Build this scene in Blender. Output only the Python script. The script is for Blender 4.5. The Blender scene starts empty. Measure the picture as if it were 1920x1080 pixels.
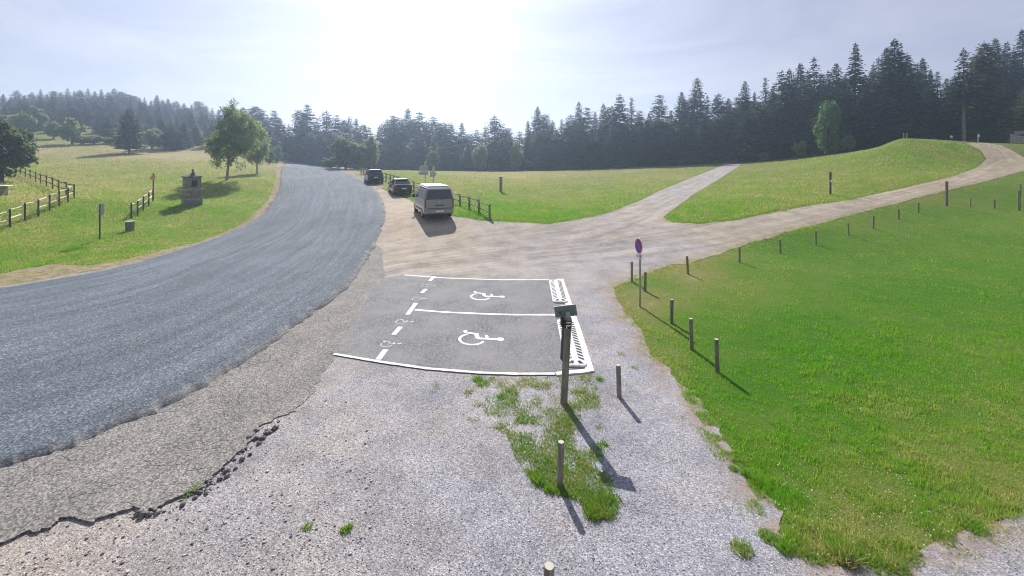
import bpy, math, random
import numpy as np
from mathutils import Vector, Matrix, geometry
R = math.radians
rng = np.random.default_rng(7)
random.seed(7)
S = bpy.context.scene
C = S.collection

# ------------------------------------------------------------------ camera, sky, sun, exposure
CAM_H, F, CX, HY = 4.6, 770.0, 960.0, 300.0          # mast height (m); focal length, centre column and horizon row (px of 1920)
cd = bpy.data.cameras.new('camera')
cam = bpy.data.objects.new('camera', cd); C.objects.link(cam)
cam.location = (0, 0, CAM_H); cam.rotation_euler = (R(90), 0, 0)
cd.sensor_width = 36.0; cd.lens = 36.0*F/1920; cd.shift_y = -(540-HY)/1920.0
cd.clip_start = 0.1; cd.clip_end = 5000
S.camera = cam

SUN_EL, SUN_AZ = 39.0, -13.0                          # azimuth measured from +Y towards +X
w = bpy.data.worlds.new('World'); S.world = w; w.use_nodes = True
nt = w.node_tree; nt.nodes.clear()
wo = nt.nodes.new('ShaderNodeOutputWorld'); bg = nt.nodes.new('ShaderNodeBackground')
sky = nt.nodes.new('ShaderNodeTexSky'); sky.sky_type = 'NISHITA'; sky.sun_disc = False
sky.sun_elevation = R(SUN_EL); sky.sun_rotation = R(SUN_AZ)
sky.altitude = 1100; sky.air_density = 1.0; sky.dust_density = 2.6; sky.ozone_density = 2.2
bg.inputs['Strength'].default_value = 0.049
# thin cirrus: whiten the sky where a stretched noise in the view direction is high
tc = nt.nodes.new('ShaderNodeTexCoord'); mp = nt.nodes.new('ShaderNodeMapping')
mp.inputs['Scale'].default_value = (1.1, 1.8, 5.5); mp.inputs['Rotation'].default_value = (0.0, R(14), R(20))
nz = nt.nodes.new('ShaderNodeTexNoise'); nz.inputs['Scale'].default_value = 1.9; nz.inputs['Detail'].default_value = 9
nz.inputs['Roughness'].default_value = 0.62; nz.inputs['Distortion'].default_value = 0.7
rp = nt.nodes.new('ShaderNodeValToRGB')
rp.color_ramp.elements[0].position = 0.40; rp.color_ramp.elements[0].color = (.30, .30, .30, 1)
rp.color_ramp.elements[1].position = 0.72; rp.color_ramp.elements[1].color = (0.75, 0.75, 0.75, 1)
hs = nt.nodes.new('ShaderNodeHueSaturation'); hs.inputs['Saturation'].default_value = 0.22; hs.inputs['Value'].default_value = 1.6
mx = nt.nodes.new('ShaderNodeMixRGB')
L = nt.links.new
L(tc.outputs['Generated'], mp.inputs['Vector']); L(mp.outputs['Vector'], nz.inputs['Vector'])
L(nz.outputs['Fac'], rp.inputs['Fac']); L(rp.outputs['Color'], mx.inputs['Fac'])
L(sky.outputs['Color'], mx.inputs['Color1']); L(sky.outputs['Color'], hs.inputs['Color']); L(hs.outputs['Color'], mx.inputs['Color2'])
tint = nt.nodes.new('ShaderNodeMixRGB'); tint.blend_type = 'MULTIPLY'; tint.inputs['Fac'].default_value = 1.0; tint.inputs['Color2'].default_value = (1.01, .975, 1.02, 1)
veil = nt.nodes.new('ShaderNodeMixRGB'); veil.inputs['Fac'].default_value = 0.38; veil.inputs['Color2'].default_value = (8.3, 8.9, 10.9, 1)   # even high haze over the whole sky
L(mx.outputs['Color'], veil.inputs['Color1']); L(veil.outputs['Color'], tint.inputs['Color1']); L(tint.outputs['Color'], bg.inputs['Color']); L(bg.outputs['Background'], wo.inputs['Surface'])

sd = bpy.data.lights.new('sun', 'SUN'); sd.energy = 4.9; sd.angle = R(0.5); sd.color = (1.0, 0.955, 0.88)
so = bpy.data.objects.new('sun', sd); C.objects.link(so); so.location = (-20, 80, 60)
dirv = Vector((math.sin(R(SUN_AZ))*math.cos(R(SUN_EL)), math.cos(R(SUN_AZ))*math.cos(R(SUN_EL)), math.sin(R(SUN_EL))))
so.rotation_euler = dirv.to_track_quat('Z', 'Y').to_euler()

S.view_settings.view_transform = 'Standard'; S.view_settings.look = 'None'
S.view_settings.exposure = 0.62; S.view_settings.gamma = 1.0
S.render.engine = 'CYCLES'
S.cycles.use_denoising = True
S.cycles.filter_width = 1.1
S.cycles.max_bounces = 6; S.cycles.diffuse_bounces = 3; S.cycles.transparent_max_bounces = 4
S.cycles.volume_bounces = 1

# ------------------------------------------------------------------ terrain heights
# surveyed points: (column px, row px, distance along +Y in m) -> (X, Y, Z)
SURVEY = [
 # right hand track, lawn and meadow
 (1463,475,20.3),(1530,459,21.6),(1591,441,23.2),(1637,429,24.6),(1685,411,27),(1722,399,29),(1819,388,31),(1865,391,30.5),
 (1911,395,30),(1775,386,31),(1880,310,46),(1840,268,60),(1905,268,66),(1740,345,37),(1600,385,30),(1450,420,25),(1250,430,24.5),
 (1557,365,34.5),(1700,259,57),(1690,259.5,58),(1712,260,57),(1640,279,60),(1770,266,60),(1600,285,66),(1500,297,76),(1390,306,84),(1250,312,92),(1100,318,100),
 (950,322,105),(850,323,105),(1300,370,38),(1400,345,48),(1150,350,52),(1000,365,41),(1100,400,30),(1240,412,27.5),(1700,330,41),
 (939,360,42),(918,410,27),(862,386,33),(776,357,43),(733,341,50),(677,326,62),(820,405,27.5),(750,365,41),(700,345,49),(1050,418,26),
 # road
 (700,370,39),(640,330,62),(560,301,122),(600,316,80),(690,440,24.5),(650,400,31),(600,360,43),(525,330,66),(510,375,42),(400,440,26.5),(300,475,20.6),
 # left field
 (18,427,24.5),(139,372,32),(38,327,52),(87,350,40),(357,384,35),(246,410,29.5),(287,377,37),(187,450,22.8),(243,433,25.2),
 (242,288,85),(100,262,96),(0,250,98),(300,275,100),(400,278,104),(400,300,84),(425,338,52),(480,350,49),(250,350,48),(100,310,62),
 (150,400,28.5),(520,310,95),(460,298,98),(200,320,60),(-200,420,24),(-200,330,50),(-250,250,95),
]
pts = [((x-CX)/F*Y, Y, CAM_H-(y-HY)*Y/F) for x, y, Y in SURVEY]
# flat forecourt round the mast
for X in (-26, -16, -8, 0, 8, 16, 26):
    for Y in (-12, 2, 10, 15):
        pts.append((X, Y, 0.0))
pts += [(0,20,.02),(-6,20,0.05),(6,20,.05),(12,18,.05),(-14,18.5,0.0),(24,14,.15),(34,20,.8),(-34,16,.2)]
# ground beyond what the picture shows
pts += [(-150,130,17),(-110,150,16),(-60,150,5),(-160,220,24),(-80,220,6),(0,150,1.5),(0,220,2),(60,140,2.5),(60,220,4),(60,88,6),(75,80,7),
        (110,110,8.5),(140,70,9),(110,40,6.5),(140,150,10),(-130,60,8),(-120,20,3),(-60,-40,0),(60,-40,0),(0,-60,0),(150,-30,2),(-150,-30,0),
        (-50,170,3),(90,230,6),(200,200,12),(-220,150,25),(0,320,3),(-200,320,18),(200,320,12),(-150,-150,0),(150,-150,0),(330,100,14),(-330,100,20)]
P3 = np.array(pts, float)
SC = 50.0
def _phi(d2): return 0.5*d2*np.log(d2+1e-9)
A = P3[:, :2]/SC
_n = len(A)
K = _phi(((A[:, None]-A[None])**2).sum(-1)) + np.eye(_n)*2e-4
Q = np.c_[np.ones(_n), A]
M = np.block([[K, Q], [Q.T, np.zeros((3, 3))]])
WT = np.linalg.solve(M, np.r_[P3[:, 2], np.zeros(3)])
def gz(X, Y):
    X = np.asarray(X, float); Y = np.asarray(Y, float); sh = X.shape
    q = np.c_[X.ravel(), Y.ravel()]/SC
    out = np.empty(len(q))
    for i in range(0, len(q), 20000):
        b = q[i:i+20000]
        out[i:i+20000] = _phi(((b[:, None]-A[None])**2).sum(-1)) @ WT[:_n] + WT[_n] + b @ WT[_n+1:]
    r = np.hypot(q[:, 0]*SC, q[:, 1]*SC*1.15)
    t = np.clip((r-15)/8, 0, 1); t = t*t*(3-2*t)
    return (np.clip(out, -0.6, 34)*t).reshape(sh)
# lookup table along rays of sight: column slope s = X/Y, log distance
_s = np.linspace(-2.6, 2.6, 521); _l = np.linspace(math.log(1.5), math.log(420), 421)
_SS, _YY = np.meshgrid(_s, np.exp(_l), indexing='ij')
ZT = gz(_SS*_YY, _YY)
def zt(s, Y):
    fi = np.clip((s-_s[0])/(_s[1]-_s[0]), 0, 519.999); fj = np.clip((np.log(Y)-_l[0])/(_l[1]-_l[0]), 0, 419.999)
    i = fi.astype(int); j = fj.astype(int); u = fi-i; v = fj-j
    return (ZT[i, j]*(1-u)*(1-v)+ZT[i+1, j]*u*(1-v)+ZT[i, j+1]*(1-u)*v+ZT[i+1, j+1]*u*v)
def ground(px, py):
    """first point of the terrain met by the line of sight of picture point (px, py): arrays X, Y, Z"""
    px = np.atleast_1d(np.asarray(px, float)); py = np.atleast_1d(np.asarray(py, float))
    s = (px-CX)/F; t = (HY-py)/F
    Yc = np.full(px.shape, 1.6); hit = np.zeros(px.shape, bool); lo = Yc.copy(); hi = np.full(px.shape, 400.0)
    for Y in np.exp(np.arange(math.log(1.7), math.log(400), 0.012)):
        below = (CAM_H+t*Y <= zt(s, np.full(px.shape, Y))) & ~hit
        hi[below] = Y; hit |= below
        lo[~hit] = Y
    for _ in range(18):
        m = 0.5*(lo+hi); b = CAM_H+t*m <= zt(s, m)
        hi = np.where(b, m, hi); lo = np.where(b, lo, m)
    return s*hi, hi, zt(s, hi)
def gp(px, py):
    X, Y, Z = ground(px, py)
    return Vector((float(X[0]), float(Y[0]), float(gz(X, Y)[0])))
def at(px, Y):
    X = (px-CX)/F*Y
    return Vector((X, Y, float(gz(X, Y))))
def topz(py, Y): return CAM_H+(HY-py)*Y/F

# ------------------------------------------------------------------ helpers
def tag(o, label, cat=None, group=None, kind=None):
    if label: o['label'] = label
    if cat: o['category'] = cat
    if group: o['group'] = group
    if kind: o['kind'] = kind
    return o
def thing(name, label, cat, loc=(0, 0, 0), rotz=0.0, group=None):
    o = bpy.data.objects.new(name, None); C.objects.link(o)
    o.location = loc; o.rotation_euler = (0, 0, rotz); o.empty_display_size = 0.2
    return tag(o, label, cat, group)
class MB:
    def __init__(s): s.v = []; s.f = []; s.m = []
    def add(s, vs, fs, m=0):
        b = len(s.v); s.v += [tuple(p) for p in vs]
        s.f += [tuple(i+b for i in f) for f in fs]; s.m += [m]*len(fs)
        return s
    def box(s, c, d, rz=0.0, m=0, bev=0.0, rx=0.0, ry=0.0):
        Rm = Matrix.Rotation(rz, 3, 'Z') @ Matrix.Rotation(ry, 3, 'Y') @ Matrix.Rotation(rx, 3, 'X')
        x, y, z = d[0]/2, d[1]/2, d[2]/2; c = Vector(c)
        if bev <= 0:
            vs = [c+Rm@Vector((a*x, b*y, e*z)) for a in (-1, 1) for b in (-1, 1) for e in (-1, 1)]
            return s.add(vs, [(0,1,3,2),(4,6,7,5),(0,4,5,1),(2,3,7,6),(0,2,6,4),(1,5,7,3)], m)
        rings = []
        for zz, ins in ((-z, bev), (-z+bev, 0), (z-bev, 0), (z, bev)):
            X, Y = x-ins, y-ins; q = bev
            rings.append([c+Rm@Vector((a, b, zz)) for a, b in ((-X+q,-Y),(X-q,-Y),(X,-Y+q),(X,Y-q),(X-q,Y),(-X+q,Y),(-X,Y-q),(-X,-Y+q))])
        return s.loft(rings, m, True, True)
    def loft(s, rings, m=0, cap0=True, cap1=True, closed=True):
        n = len(rings[0]); vs = [p for r in rings for p in r]; fs = []
        for k in range(len(rings)-1):
            for i in range(n if closed else n-1):
                j = (i+1) % n
                fs.append((k*n+i, k*n+j, (k+1)*n+j, (k+1)*n+i))
        if cap0: fs.append(tuple(reversed(range(n))))
        if cap1: fs.append(tuple(range((len(rings)-1)*n, len(rings)*n)))
        return s.add(vs, fs, m)
    def tube(s, ps, rs, n=10, m=0, caps=True):
        ps = [Vector(p) for p in ps]; rings = []
        for i, p in enumerate(ps):
            d = (ps[min(i+1, len(ps)-1)]-ps[max(i-1, 0)]).normalized()
            a = d.cross(Vector((0, 0, 1)) if abs(d.z) < 0.9 else Vector((1, 0, 0))).normalized(); b = d.cross(a)
            rr = rs[i] if hasattr(rs, '__len__') else rs
            rings.append([p+(a*math.cos(2*math.pi*k/n)+b*math.sin(2*math.pi*k/n))*rr for k in range(n)])
        return s.loft(rings, m, caps, caps)
    def prism(s, poly, h0, h1, fn, m=0):
        """poly of 2-D points pushed from h0 to h1; fn(u, v, h) -> point"""
        return s.loft([[fn(u, v, h0) for u, v in poly], [fn(u, v, h1) for u, v in poly]], m)
    def build(s, name, mats, parent=None, smooth=False, loc=None):
        me = bpy.data.meshes.new(name); me.from_pydata(s.v, [], s.f)
        mats = mats if isinstance(mats, (list, tuple)) else [mats]
        for q in mats: me.materials.append(q)
        me.polygons.foreach_set('material_index', s.m)
        if smooth: me.polygons.foreach_set('use_smooth', [True]*len(s.f))
        me.validate(); me.update()
        import bmesh
        bm = bmesh.new(); bm.from_mesh(me); bmesh.ops.recalc_face_normals(bm, faces=bm.faces); bm.to_mesh(me); bm.free()
        o = bpy.data.objects.new(name, me); C.objects.link(o)
        if parent: o.parent = parent
        if loc is not None: o.location = loc
        return o
def arrmesh(name, co, faces, mat, attrs=None, parent=None, smooth=False):
    """mesh from numpy arrays; faces is (n,3) or (n,4)"""
    me = bpy.data.meshes.new(name); k = faces.shape[1]; nf = len(faces)
    me.vertices.add(len(co)); me.vertices.foreach_set('co', np.ascontiguousarray(co, dtype=np.float32).ravel())
    me.loops.add(nf*k); me.loops.foreach_set('vertex_index', np.ascontiguousarray(faces, dtype=np.int32).ravel())
    me.polygons.add(nf); me.polygons.foreach_set('loop_start', np.arange(nf, dtype=np.int32)*k)
    me.polygons.foreach_set('loop_total', np.full(nf, k, dtype=np.int32))
    if smooth: me.polygons.foreach_set('use_smooth', np.ones(nf, dtype=bool))
    for an, vals in (attrs or {}).items():
        a = me.attributes.new(an, 'FLOAT', 'POINT'); a.data.foreach_set('value', np.ascontiguousarray(vals, dtype=np.float32))
    me.update(calc_edges=True); me.validate()
    me.materials.append(mat)
    o = bpy.data.objects.new(name, me); C.objects.link(o)
    if parent: o.parent = parent
    return o
def dup(o, parent=None):
    c = o.copy(); C.objects.link(c)
    if parent: c.parent = parent
    for ch in list(o.children): dup(ch, c)
    return c

# ------------------------------------------------------------------ materials
class G:
    """small node-graph writer"""
    def __init__(s, name):
        s.mat = bpy.data.materials.new(name); s.mat.use_nodes = True; s.nt = s.mat.node_tree; s.nt.nodes.clear()
        s.out = s.nt.nodes.new('ShaderNodeOutputMaterial'); s.pos = None
    def n(s, t, props=None, **ins):
        nd = s.nt.nodes.new(t)
        for k, v in (props or {}).items(): setattr(nd, k, v)
        for k, v in ins.items():
            k = k.replace('_', ' ') if k.replace('_', ' ') in nd.inputs else k
            s.set(nd, int(k[1:]) if k[0] == 'i' and k[1:].isdigit() else k, v)
        return nd
    def set(s, nd, k, v):
        if isinstance(v, bpy.types.NodeSocket): s.nt.links.new(v, nd.inputs[k])
        elif isinstance(v, tuple) and len(v) == 3 and nd.inputs[k].type == 'RGBA': nd.inputs[k].default_value = (*v, 1)
        else: nd.inputs[k].default_value = v
    def P(s):
        if s.pos is None: s.pos = s.n('ShaderNodeTexCoord').outputs['Object']
        return s.pos
    def noise(s, scale, detail=3, rough=0.55, dist=0.0, vec=None):
        return s.n('ShaderNodeTexNoise', Vector=vec or s.P(), Scale=scale, Detail=detail, Roughness=rough, Distortion=dist).outputs['Fac']
    def vor(s, scale, out='Distance', feature='F1', vec=None):
        return s.n('ShaderNodeTexVoronoi', dict(feature=feature), Vector=vec or s.P(), Scale=scale).outputs[out]
    def ramp(s, fac, stops):
        nd = s.n('ShaderNodeValToRGB'); cr = nd.color_ramp
        while len(cr.elements) < len(stops): cr.elements.new(0.5)
        for e, (p, c) in zip(cr.elements, stops):
            e.position = p; e.color = (c, c, c, 1) if isinstance(c, (int, float)) else (*c, 1)
        s.nt.links.new(fac, nd.inputs['Fac']); return nd.outputs['Color']
    def mix(s, fac, a, b, mode='MIX'):
        return s.n('ShaderNodeMixRGB', dict(blend_type=mode), Fac=fac, Color1=a, Color2=b).outputs['Color']
    def math(s, op, a, b=0.0, clamp=False):
        nd = s.n('ShaderNodeMath', dict(operation=op, use_clamp=clamp)); s.set(nd, 0, a); s.set(nd, 1, b); return nd.outputs[0]
    def attr(s, name): return s.n('ShaderNodeAttribute', dict(attribute_name=name)).outputs['Fac']
    def objrand(s): return s.n('ShaderNodeObjectInfo').outputs['Random']
    def bump(s, h, strength=0.3, dist=0.02):
        return s.n('ShaderNodeBump', Height=h, Strength=strength, Distance=dist).outputs['Normal']
    def done(s, col, rough=0.8, normal=None, metal=0.0, spec=0.3, transl=0.0, **kw):
        b = s.n('ShaderNodeBsdfPrincipled'); s.set(b, 'Base Color', col); s.set(b, 'Roughness', rough)
        s.set(b, 'Metallic', metal); s.set(b, 'Specular IOR Level', spec)
        for k, v in kw.items(): s.set(b, k.replace('_', ' '), v)
        if normal is not None: s.set(b, 'Normal', normal)
        o = b.outputs[0]
        if transl:
            t = s.n('ShaderNodeBsdfTranslucent'); s.set(t, 'Color', col)
            m = s.n('ShaderNodeMixShader'); s.set(m, 0, transl); s.set(m, 1, o); s.set(m, 2, t.outputs[0]); o = m.outputs[0]
        s.nt.links.new(o, s.out.inputs['Surface']); return s.mat
def plain(name, col, rough=0.6, var=0.12, scale=6.0, metal=0.0, bump=0.0, spec=0.4, **kw):
    g = G(name); f = g.noise(scale, 4)
    c = g.mix(f, tuple(x*(1-var) for x in col), tuple(min(1, x*(1+var)) for x in col))
    return g.done(c, rough, g.bump(g.noise(scale*6, 3), bump, 0.01) if bump else None, metal, spec, **kw)

MT = {}
# grass ground: soil and short grass mixed by the 'dry' attribute
g = G('grass_ground'); dry = g.attr('dry')
big = g.noise(0.16, 4, 0.6); mid = g.noise(1.3, 4, 0.6); fine = g.noise(9, 3, 0.6)
d = g.math('ADD', dry, g.math('MULTIPLY', g.math('SUBTRACT', big, 0.5), 0.75), True)
d = g.math('ADD', d, g.math('MULTIPLY', g.math('SUBTRACT', mid, 0.5), 0.5), True)
d = g.math('ADD', d, g.math('MULTIPLY', g.math('SUBTRACT', fine, 0.5), 0.35), True)
c = g.ramp(d, [(0.0, (.048,.135,.011)), (0.3, (.095,.160,.022)), (0.6, (.17,.17,.055)), (1.0, (.36,.29,.18))])
tex = g.ramp(g.noise(28, 4, 0.7), [(0.3, 0.62), (0.7, 1.25)])
c = g.mix(1.0, c, tex, 'MULTIPLY')
MT['grass'] = g.done(c, 0.9, g.bump(g.math('ADD', g.noise(45, 3), g.math('MULTIPLY', mid, 0.6)), 0.7, 0.04), spec=0.1)
# blades
def blade_mat(name, k=1.0):
    g = G(name); dry = g.attr('dry'); rnd = g.attr('rnd')
    d = g.math('ADD', dry, g.math('MULTIPLY', g.math('SUBTRACT', rnd, 0.5), 0.75), True)
    c = g.ramp(d, [(0.0, (.120*k,.385*k,.014*k)), (0.3, (.235*k,.440*k,.032*k)), (0.6, (.390*k,.410*k,.095*k)), (1.0, (.62*k,.51*k,.29*k))])
    return g.done(c, 0.55, spec=0.25, transl=0.5)
MT['blade'] = blade_mat('grass_blade')
MT['weed'] = blade_mat('weed_leaf', 0.85)
# gravel
g = G('gravel'); dirt = g.attr('dirt')
v1 = g.vor(62, 'Color'); v2 = g.vor(140, 'Color'); sep = g.n('ShaderNodeSeparateColor', i0=v1).outputs[0]; sep2 = g.n('ShaderNodeSeparateColor', i0=v2).outputs[1]
st = g.math('ADD', g.math('MULTIPLY', sep, 0.6), g.math('MULTIPLY', sep2, 0.4))
cg = g.ramp(st, [(0.0, (.07,.068,.078)), (0.35, (.205,.205,.236)), (0.65, (.305,.306,.345)), (1.0, (.58,.56,.56))])
cd_ = g.ramp(st, [(0.0, (.10,.080,.055)), (0.4, (.33,.265,.185)), (0.7, (.45,.37,.265)), (1.0, (.66,.58,.46))])
dd = g.math('ADD', dirt, g.math('MULTIPLY', g.math('SUBTRACT', g.noise(0.55, 5, 0.65), 0.5), 1.1), True)
c = g.mix(dd, cg, cd_)
for q in ('a', 'b'):      # wheel ruts swept along each track
    cvx = g.n('ShaderNodeCombineXYZ', X=g.math('MULTIPLY', g.attr('rut_u'+q), 1.9), Y=g.math('MULTIPLY', g.attr('rut_v'+q), 0.07), Z=0.0).outputs[0]
    st2 = g.ramp(g.noise(1.0, 6, 0.72, 0.7, cvx), [(0.28, 0.50), (0.45, 0.85), (0.56, 1.05), (0.74, 1.45)])
    c = g.mix(g.attr('rut_w'+q), c, g.mix(1.0, c, st2, 'MULTIPLY'))
c = g.mix(1.0, c, g.ramp(g.noise(0.9, 4, 0.6), [(0.25, 0.68), (0.6, 1.08)]), 'MULTIPLY')
c = g.mix(g.ramp(g.noise(2.3, 6, 0.75), [(0.55, 0.0), (0.70, 0.6)]), c, g.mix(1.0, c, (.50,.51,.55), 'MULTIPLY'))
c = g.mix(g.ramp(g.noise(26, 4, 0.7), [(0.62, 0.0), (0.70, 0.7)]), c, g.mix(1.0, c, (.40,.40,.43), 'MULTIPLY'))
soil = g.ramp(g.noise(7, 4, 0.7), [(0.3, (.16,.115,.085)), (0.7, (.34,.27,.21))])
c = g.mix(g.math('MULTIPLY', g.attr('edge'), g.ramp(g.noise(2.2, 5, 0.7), [(0.35, 0.0), (0.58, 1.0)]), True), c, soil)
hgt = g.math('ADD', g.vor(62), g.math('MULTIPLY', g.noise(5, 4), 1.0))
MT['gravel'] = g.done(c, 0.92, g.bump(hgt, 0.45, 0.012), spec=0.15)
g = G('pebble'); r_ = g.attr('rnd')
MT['pebble'] = g.done(g.ramp(r_, [(0.0, (.13,.125,.14)), (0.5, (.27,.26,.28)), (1.0, (.60,.58,.57))]), 0.9, spec=0.2)
# new chip-seal road
g = G('road_asphalt'); u = g.attr('across'); al = g.attr('along')
sp = g.n('ShaderNodeSeparateColor', i0=g.vor(42, 'Color')).outputs[0]
c = g.ramp(sp, [(0.0, (.050,.062,.078)), (0.45, (.092,.110,.134)), (0.8, (.132,.154,.182)), (1.0, (.24,.265,.300))])
cv = g.n('ShaderNodeCombineXYZ', X=g.math('MULTIPLY', u, 26.0), Y=g.math('MULTIPLY', al, 0.10), Z=0.0).outputs[0]
lanes = g.ramp(g.noise(1.0, 6, 0.7, 0.5, cv), [(0.25, 0.62), (0.5, 1.0), (0.75, 1.45)])
c = g.mix(1.0, c, lanes, 'MULTIPLY')
c = g.mix(1.0, c, g.ramp(g.noise(0.35, 4, 0.6), [(0.3, 0.88), (0.7, 1.12)]), 'MULTIPLY')
ed = g.math('ADD', g.math('ABSOLUTE', g.math('SUBTRACT', u, 0.5)), g.math('MULTIPLY', g.math('SUBTRACT', g.noise(1.6, 5, 0.7), 0.5), 0.10))
c = g.mix(g.ramp(ed, [(0.474, 0.0), (0.494, 0.8)]), c, g.ramp(sp, [(0.0, (.12,.115,.11)), (0.5, (.225,.215,.20)), (1.0, (.36,.34,.32))]))
MT['road'] = g.done(c, 0.85, g.bump(g.vor(42), 0.35, 0.010), spec=0.12)
# old cracked apron
g = G('old_asphalt')
sp = g.n('ShaderNodeSeparateColor', i0=g.vor(48, 'Color')).outputs[0]
c = g.ramp(sp, [(0.0, (.085,.080,.078)), (0.5, (.185,.175,.165)), (1.0, (.33,.31,.29))])
c = g.mix(1.0, c, g.ramp(g.noise(1.1, 5, 0.6), [(0.3, 0.8), (0.7, 1.15)]), 'MULTIPLY')
warp = g.n('ShaderNodeMixRGB', Fac=0.12, Color1=g.P(), Color2=g.n('ShaderNodeTexNoise', Vector=g.P(), Scale=2.5, Detail=4).outputs['Color']).outputs[0]
cr = g.math('ADD', g.vor(3.1, feature='DISTANCE_TO_EDGE', vec=warp), g.math('MULTIPLY', g.ramp(g.noise(0.45, 2), [(0.42, 0.0), (0.62, 0.06)]), 1.0))
crk = g.ramp(cr, [(0.012, 1.0), (0.040, 0.0)])
c = g.mix(g.math('MULTIPLY', crk, 0.36), c, (.035,.033,.033))
MT['apron'] = g.done(c, 0.88, g.bump(g.math('SUBTRACT', g.math('MULTIPLY', g.vor(48), 0.6), crk), 0.6, 0.012), spec=0.2)
# parking bay
g = G('bay_asphalt')
sp = g.n('ShaderNodeSeparateColor', i0=g.vor(60, 'Color')).outputs[0]
c = g.ramp(sp, [(0.0, (.055,.055,.062)), (0.5, (.135,.135,.146)), (0.9, (.21,.21,.222)), (1.0, (.36,.36,.36))])
pt = g.ramp(g.noise(0.7, 6, 0.7), [(0.40, 0.0), (0.62, 0.65)])
c = g.mix(pt, c, (.23,.225,.22))
MT['bay'] = g.done(c, 0.85, g.bump(g.vor(60), 0.4, 0.008), spec=0.25)
def paint(name, lo, hi=0.78):
    g = G(name); n = g.noise(14, 6, 0.75)
    c = g.mix(g.ramp(n, [(lo, 0.0), (lo+0.1, 1.0)]), (.17,.17,.175), (hi, hi, hi*0.985))
    c = g.mix(1.0, c, g.ramp(g.noise(2, 4), [(0.3, 0.85), (0.7, 1.05)]), 'MULTIPLY')
    return g.done(c, 0.75, g.bump(g.noise(60, 2), 0.2, 0.005), spec=0.25)
MT['paint'] = paint('white_road_paint', 0.32, 0.72); MT['paint_worn'] = paint('worn_road_paint', 0.43, 0.5)
g = G('kerb_stone'); b_ = g.n('ShaderNodeTexNoise', Vector=g.P(), Scale=9, Detail=5).outputs['Fac']
MT['kerb'] = g.done(g.ramp(b_, [(0.3, (.50,.50,.50)), (0.6, (.74,.74,.73))]), 0.85, g.bump(b_, 0.3, 0.01))
# dry verge
g = G('dry_verge'); n = g.noise(3, 5, 0.7); f = g.n('ShaderNodeSeparateColor', i0=g.vor(45, 'Color')).outputs[0]
c = g.ramp(n, [(0.3, (.13,.115,.055)), (0.5, (.28,.225,.14)), (0.72, (.42,.35,.26))])
MT['verge'] = g.done(g.mix(1.0, c, g.ramp(f, [(0, 0.6), (1, 1.2)]), 'MULTIPLY'), 0.95, g.bump(g.noise(25, 4), 0.8, 0.04), spec=0.1)
# wood
def wood(name, c1, c2, sc=(30, 30, 2.0), rough=0.85):
    g = G(name); mpn = g.n('ShaderNodeMapping', Vector=g.P(), Scale=sc).outputs[0]
    n = g.noise(1.0, 5, 0.65, 0.4, mpn); k = g.noise(5, 3)
    c = g.ramp(n, [(0.3, c1), (0.7, c2)])
    c = g.mix(1.0, c, g.ramp(k, [(0.3, 0.75), (0.7, 1.15)]), 'MULTIPLY')
    c = g.mix(1.0, c, g.ramp(g.objrand(), [(0.0, 0.8), (1.0, 1.2)]), 'MULTIPLY')
    return g.done(c, rough, g.bump(n, 0.4, 0.01), spec=0.2)
MT['post'] = wood('weathered_wood', (.155,.135,.10), (.35,.315,.25))
MT['endgrain'] = plain('end_grain', (.46,.43,.38), 0.85, 0.2, 30, bump=0.3)
MT['darkpost'] = wood('dark_wood', (.055,.046,.037), (.13,.11,.088))
MT['rail'] = wood('pale_sunlit_rail', (.58,.51,.39), (.80,.72,.58), (6, 6, 6))  # light wood, raised towards cream for the sunlit upper sides
MT['railw'] = wood('weathered_rail', (.20,.18,.13), (.38,.34,.26), (6, 6, 6))
MT['bark'] = wood('bark', (.035,.028,.022), (.10,.085,.07), (9, 9, 2))
MT['barkpale'] = wood('pale_bark', (.13,.115,.095), (.27,.24,.21), (9, 9, 2))
MT['birchbark'] = wood('birch_bark', (.10,.09,.08), (.42,.40,.37), (3, 3, 14))
MT['plank'] = wood('hut_plank', (.40,.34,.28), (.62,.55,.46), (9, 9, 0.6))
# foliage
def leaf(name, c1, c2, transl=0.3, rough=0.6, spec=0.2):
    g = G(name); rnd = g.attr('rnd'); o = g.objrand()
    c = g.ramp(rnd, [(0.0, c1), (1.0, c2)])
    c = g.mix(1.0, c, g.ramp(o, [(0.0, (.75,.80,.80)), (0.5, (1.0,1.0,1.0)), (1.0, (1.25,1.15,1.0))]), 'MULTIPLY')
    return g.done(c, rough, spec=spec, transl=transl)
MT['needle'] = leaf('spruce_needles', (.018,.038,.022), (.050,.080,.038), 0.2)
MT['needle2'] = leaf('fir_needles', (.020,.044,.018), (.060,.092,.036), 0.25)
MT['pine'] = leaf('pine_needles', (.065,.110,.035), (.160,.210,.080), 0.45)
MT['needle3'] = leaf('lit_cypress_needles', (.055,.072,.020), (.135,.145,.045), 0.30)  # warm sunlight on the foliage put into the yellowish needle colour
MT['birchleaf'] = leaf('birch_leaves', (.22,.29,.085), (.38,.45,.16), 0.62)
MT['broad'] = leaf('bush_leaves', (.15,.21,.08), (.28,.34,.15), 0.55)
MT['broadlit'] = leaf('bright_leaves', (.09,.19,.045), (.19,.32,.08), 0.5)
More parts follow.
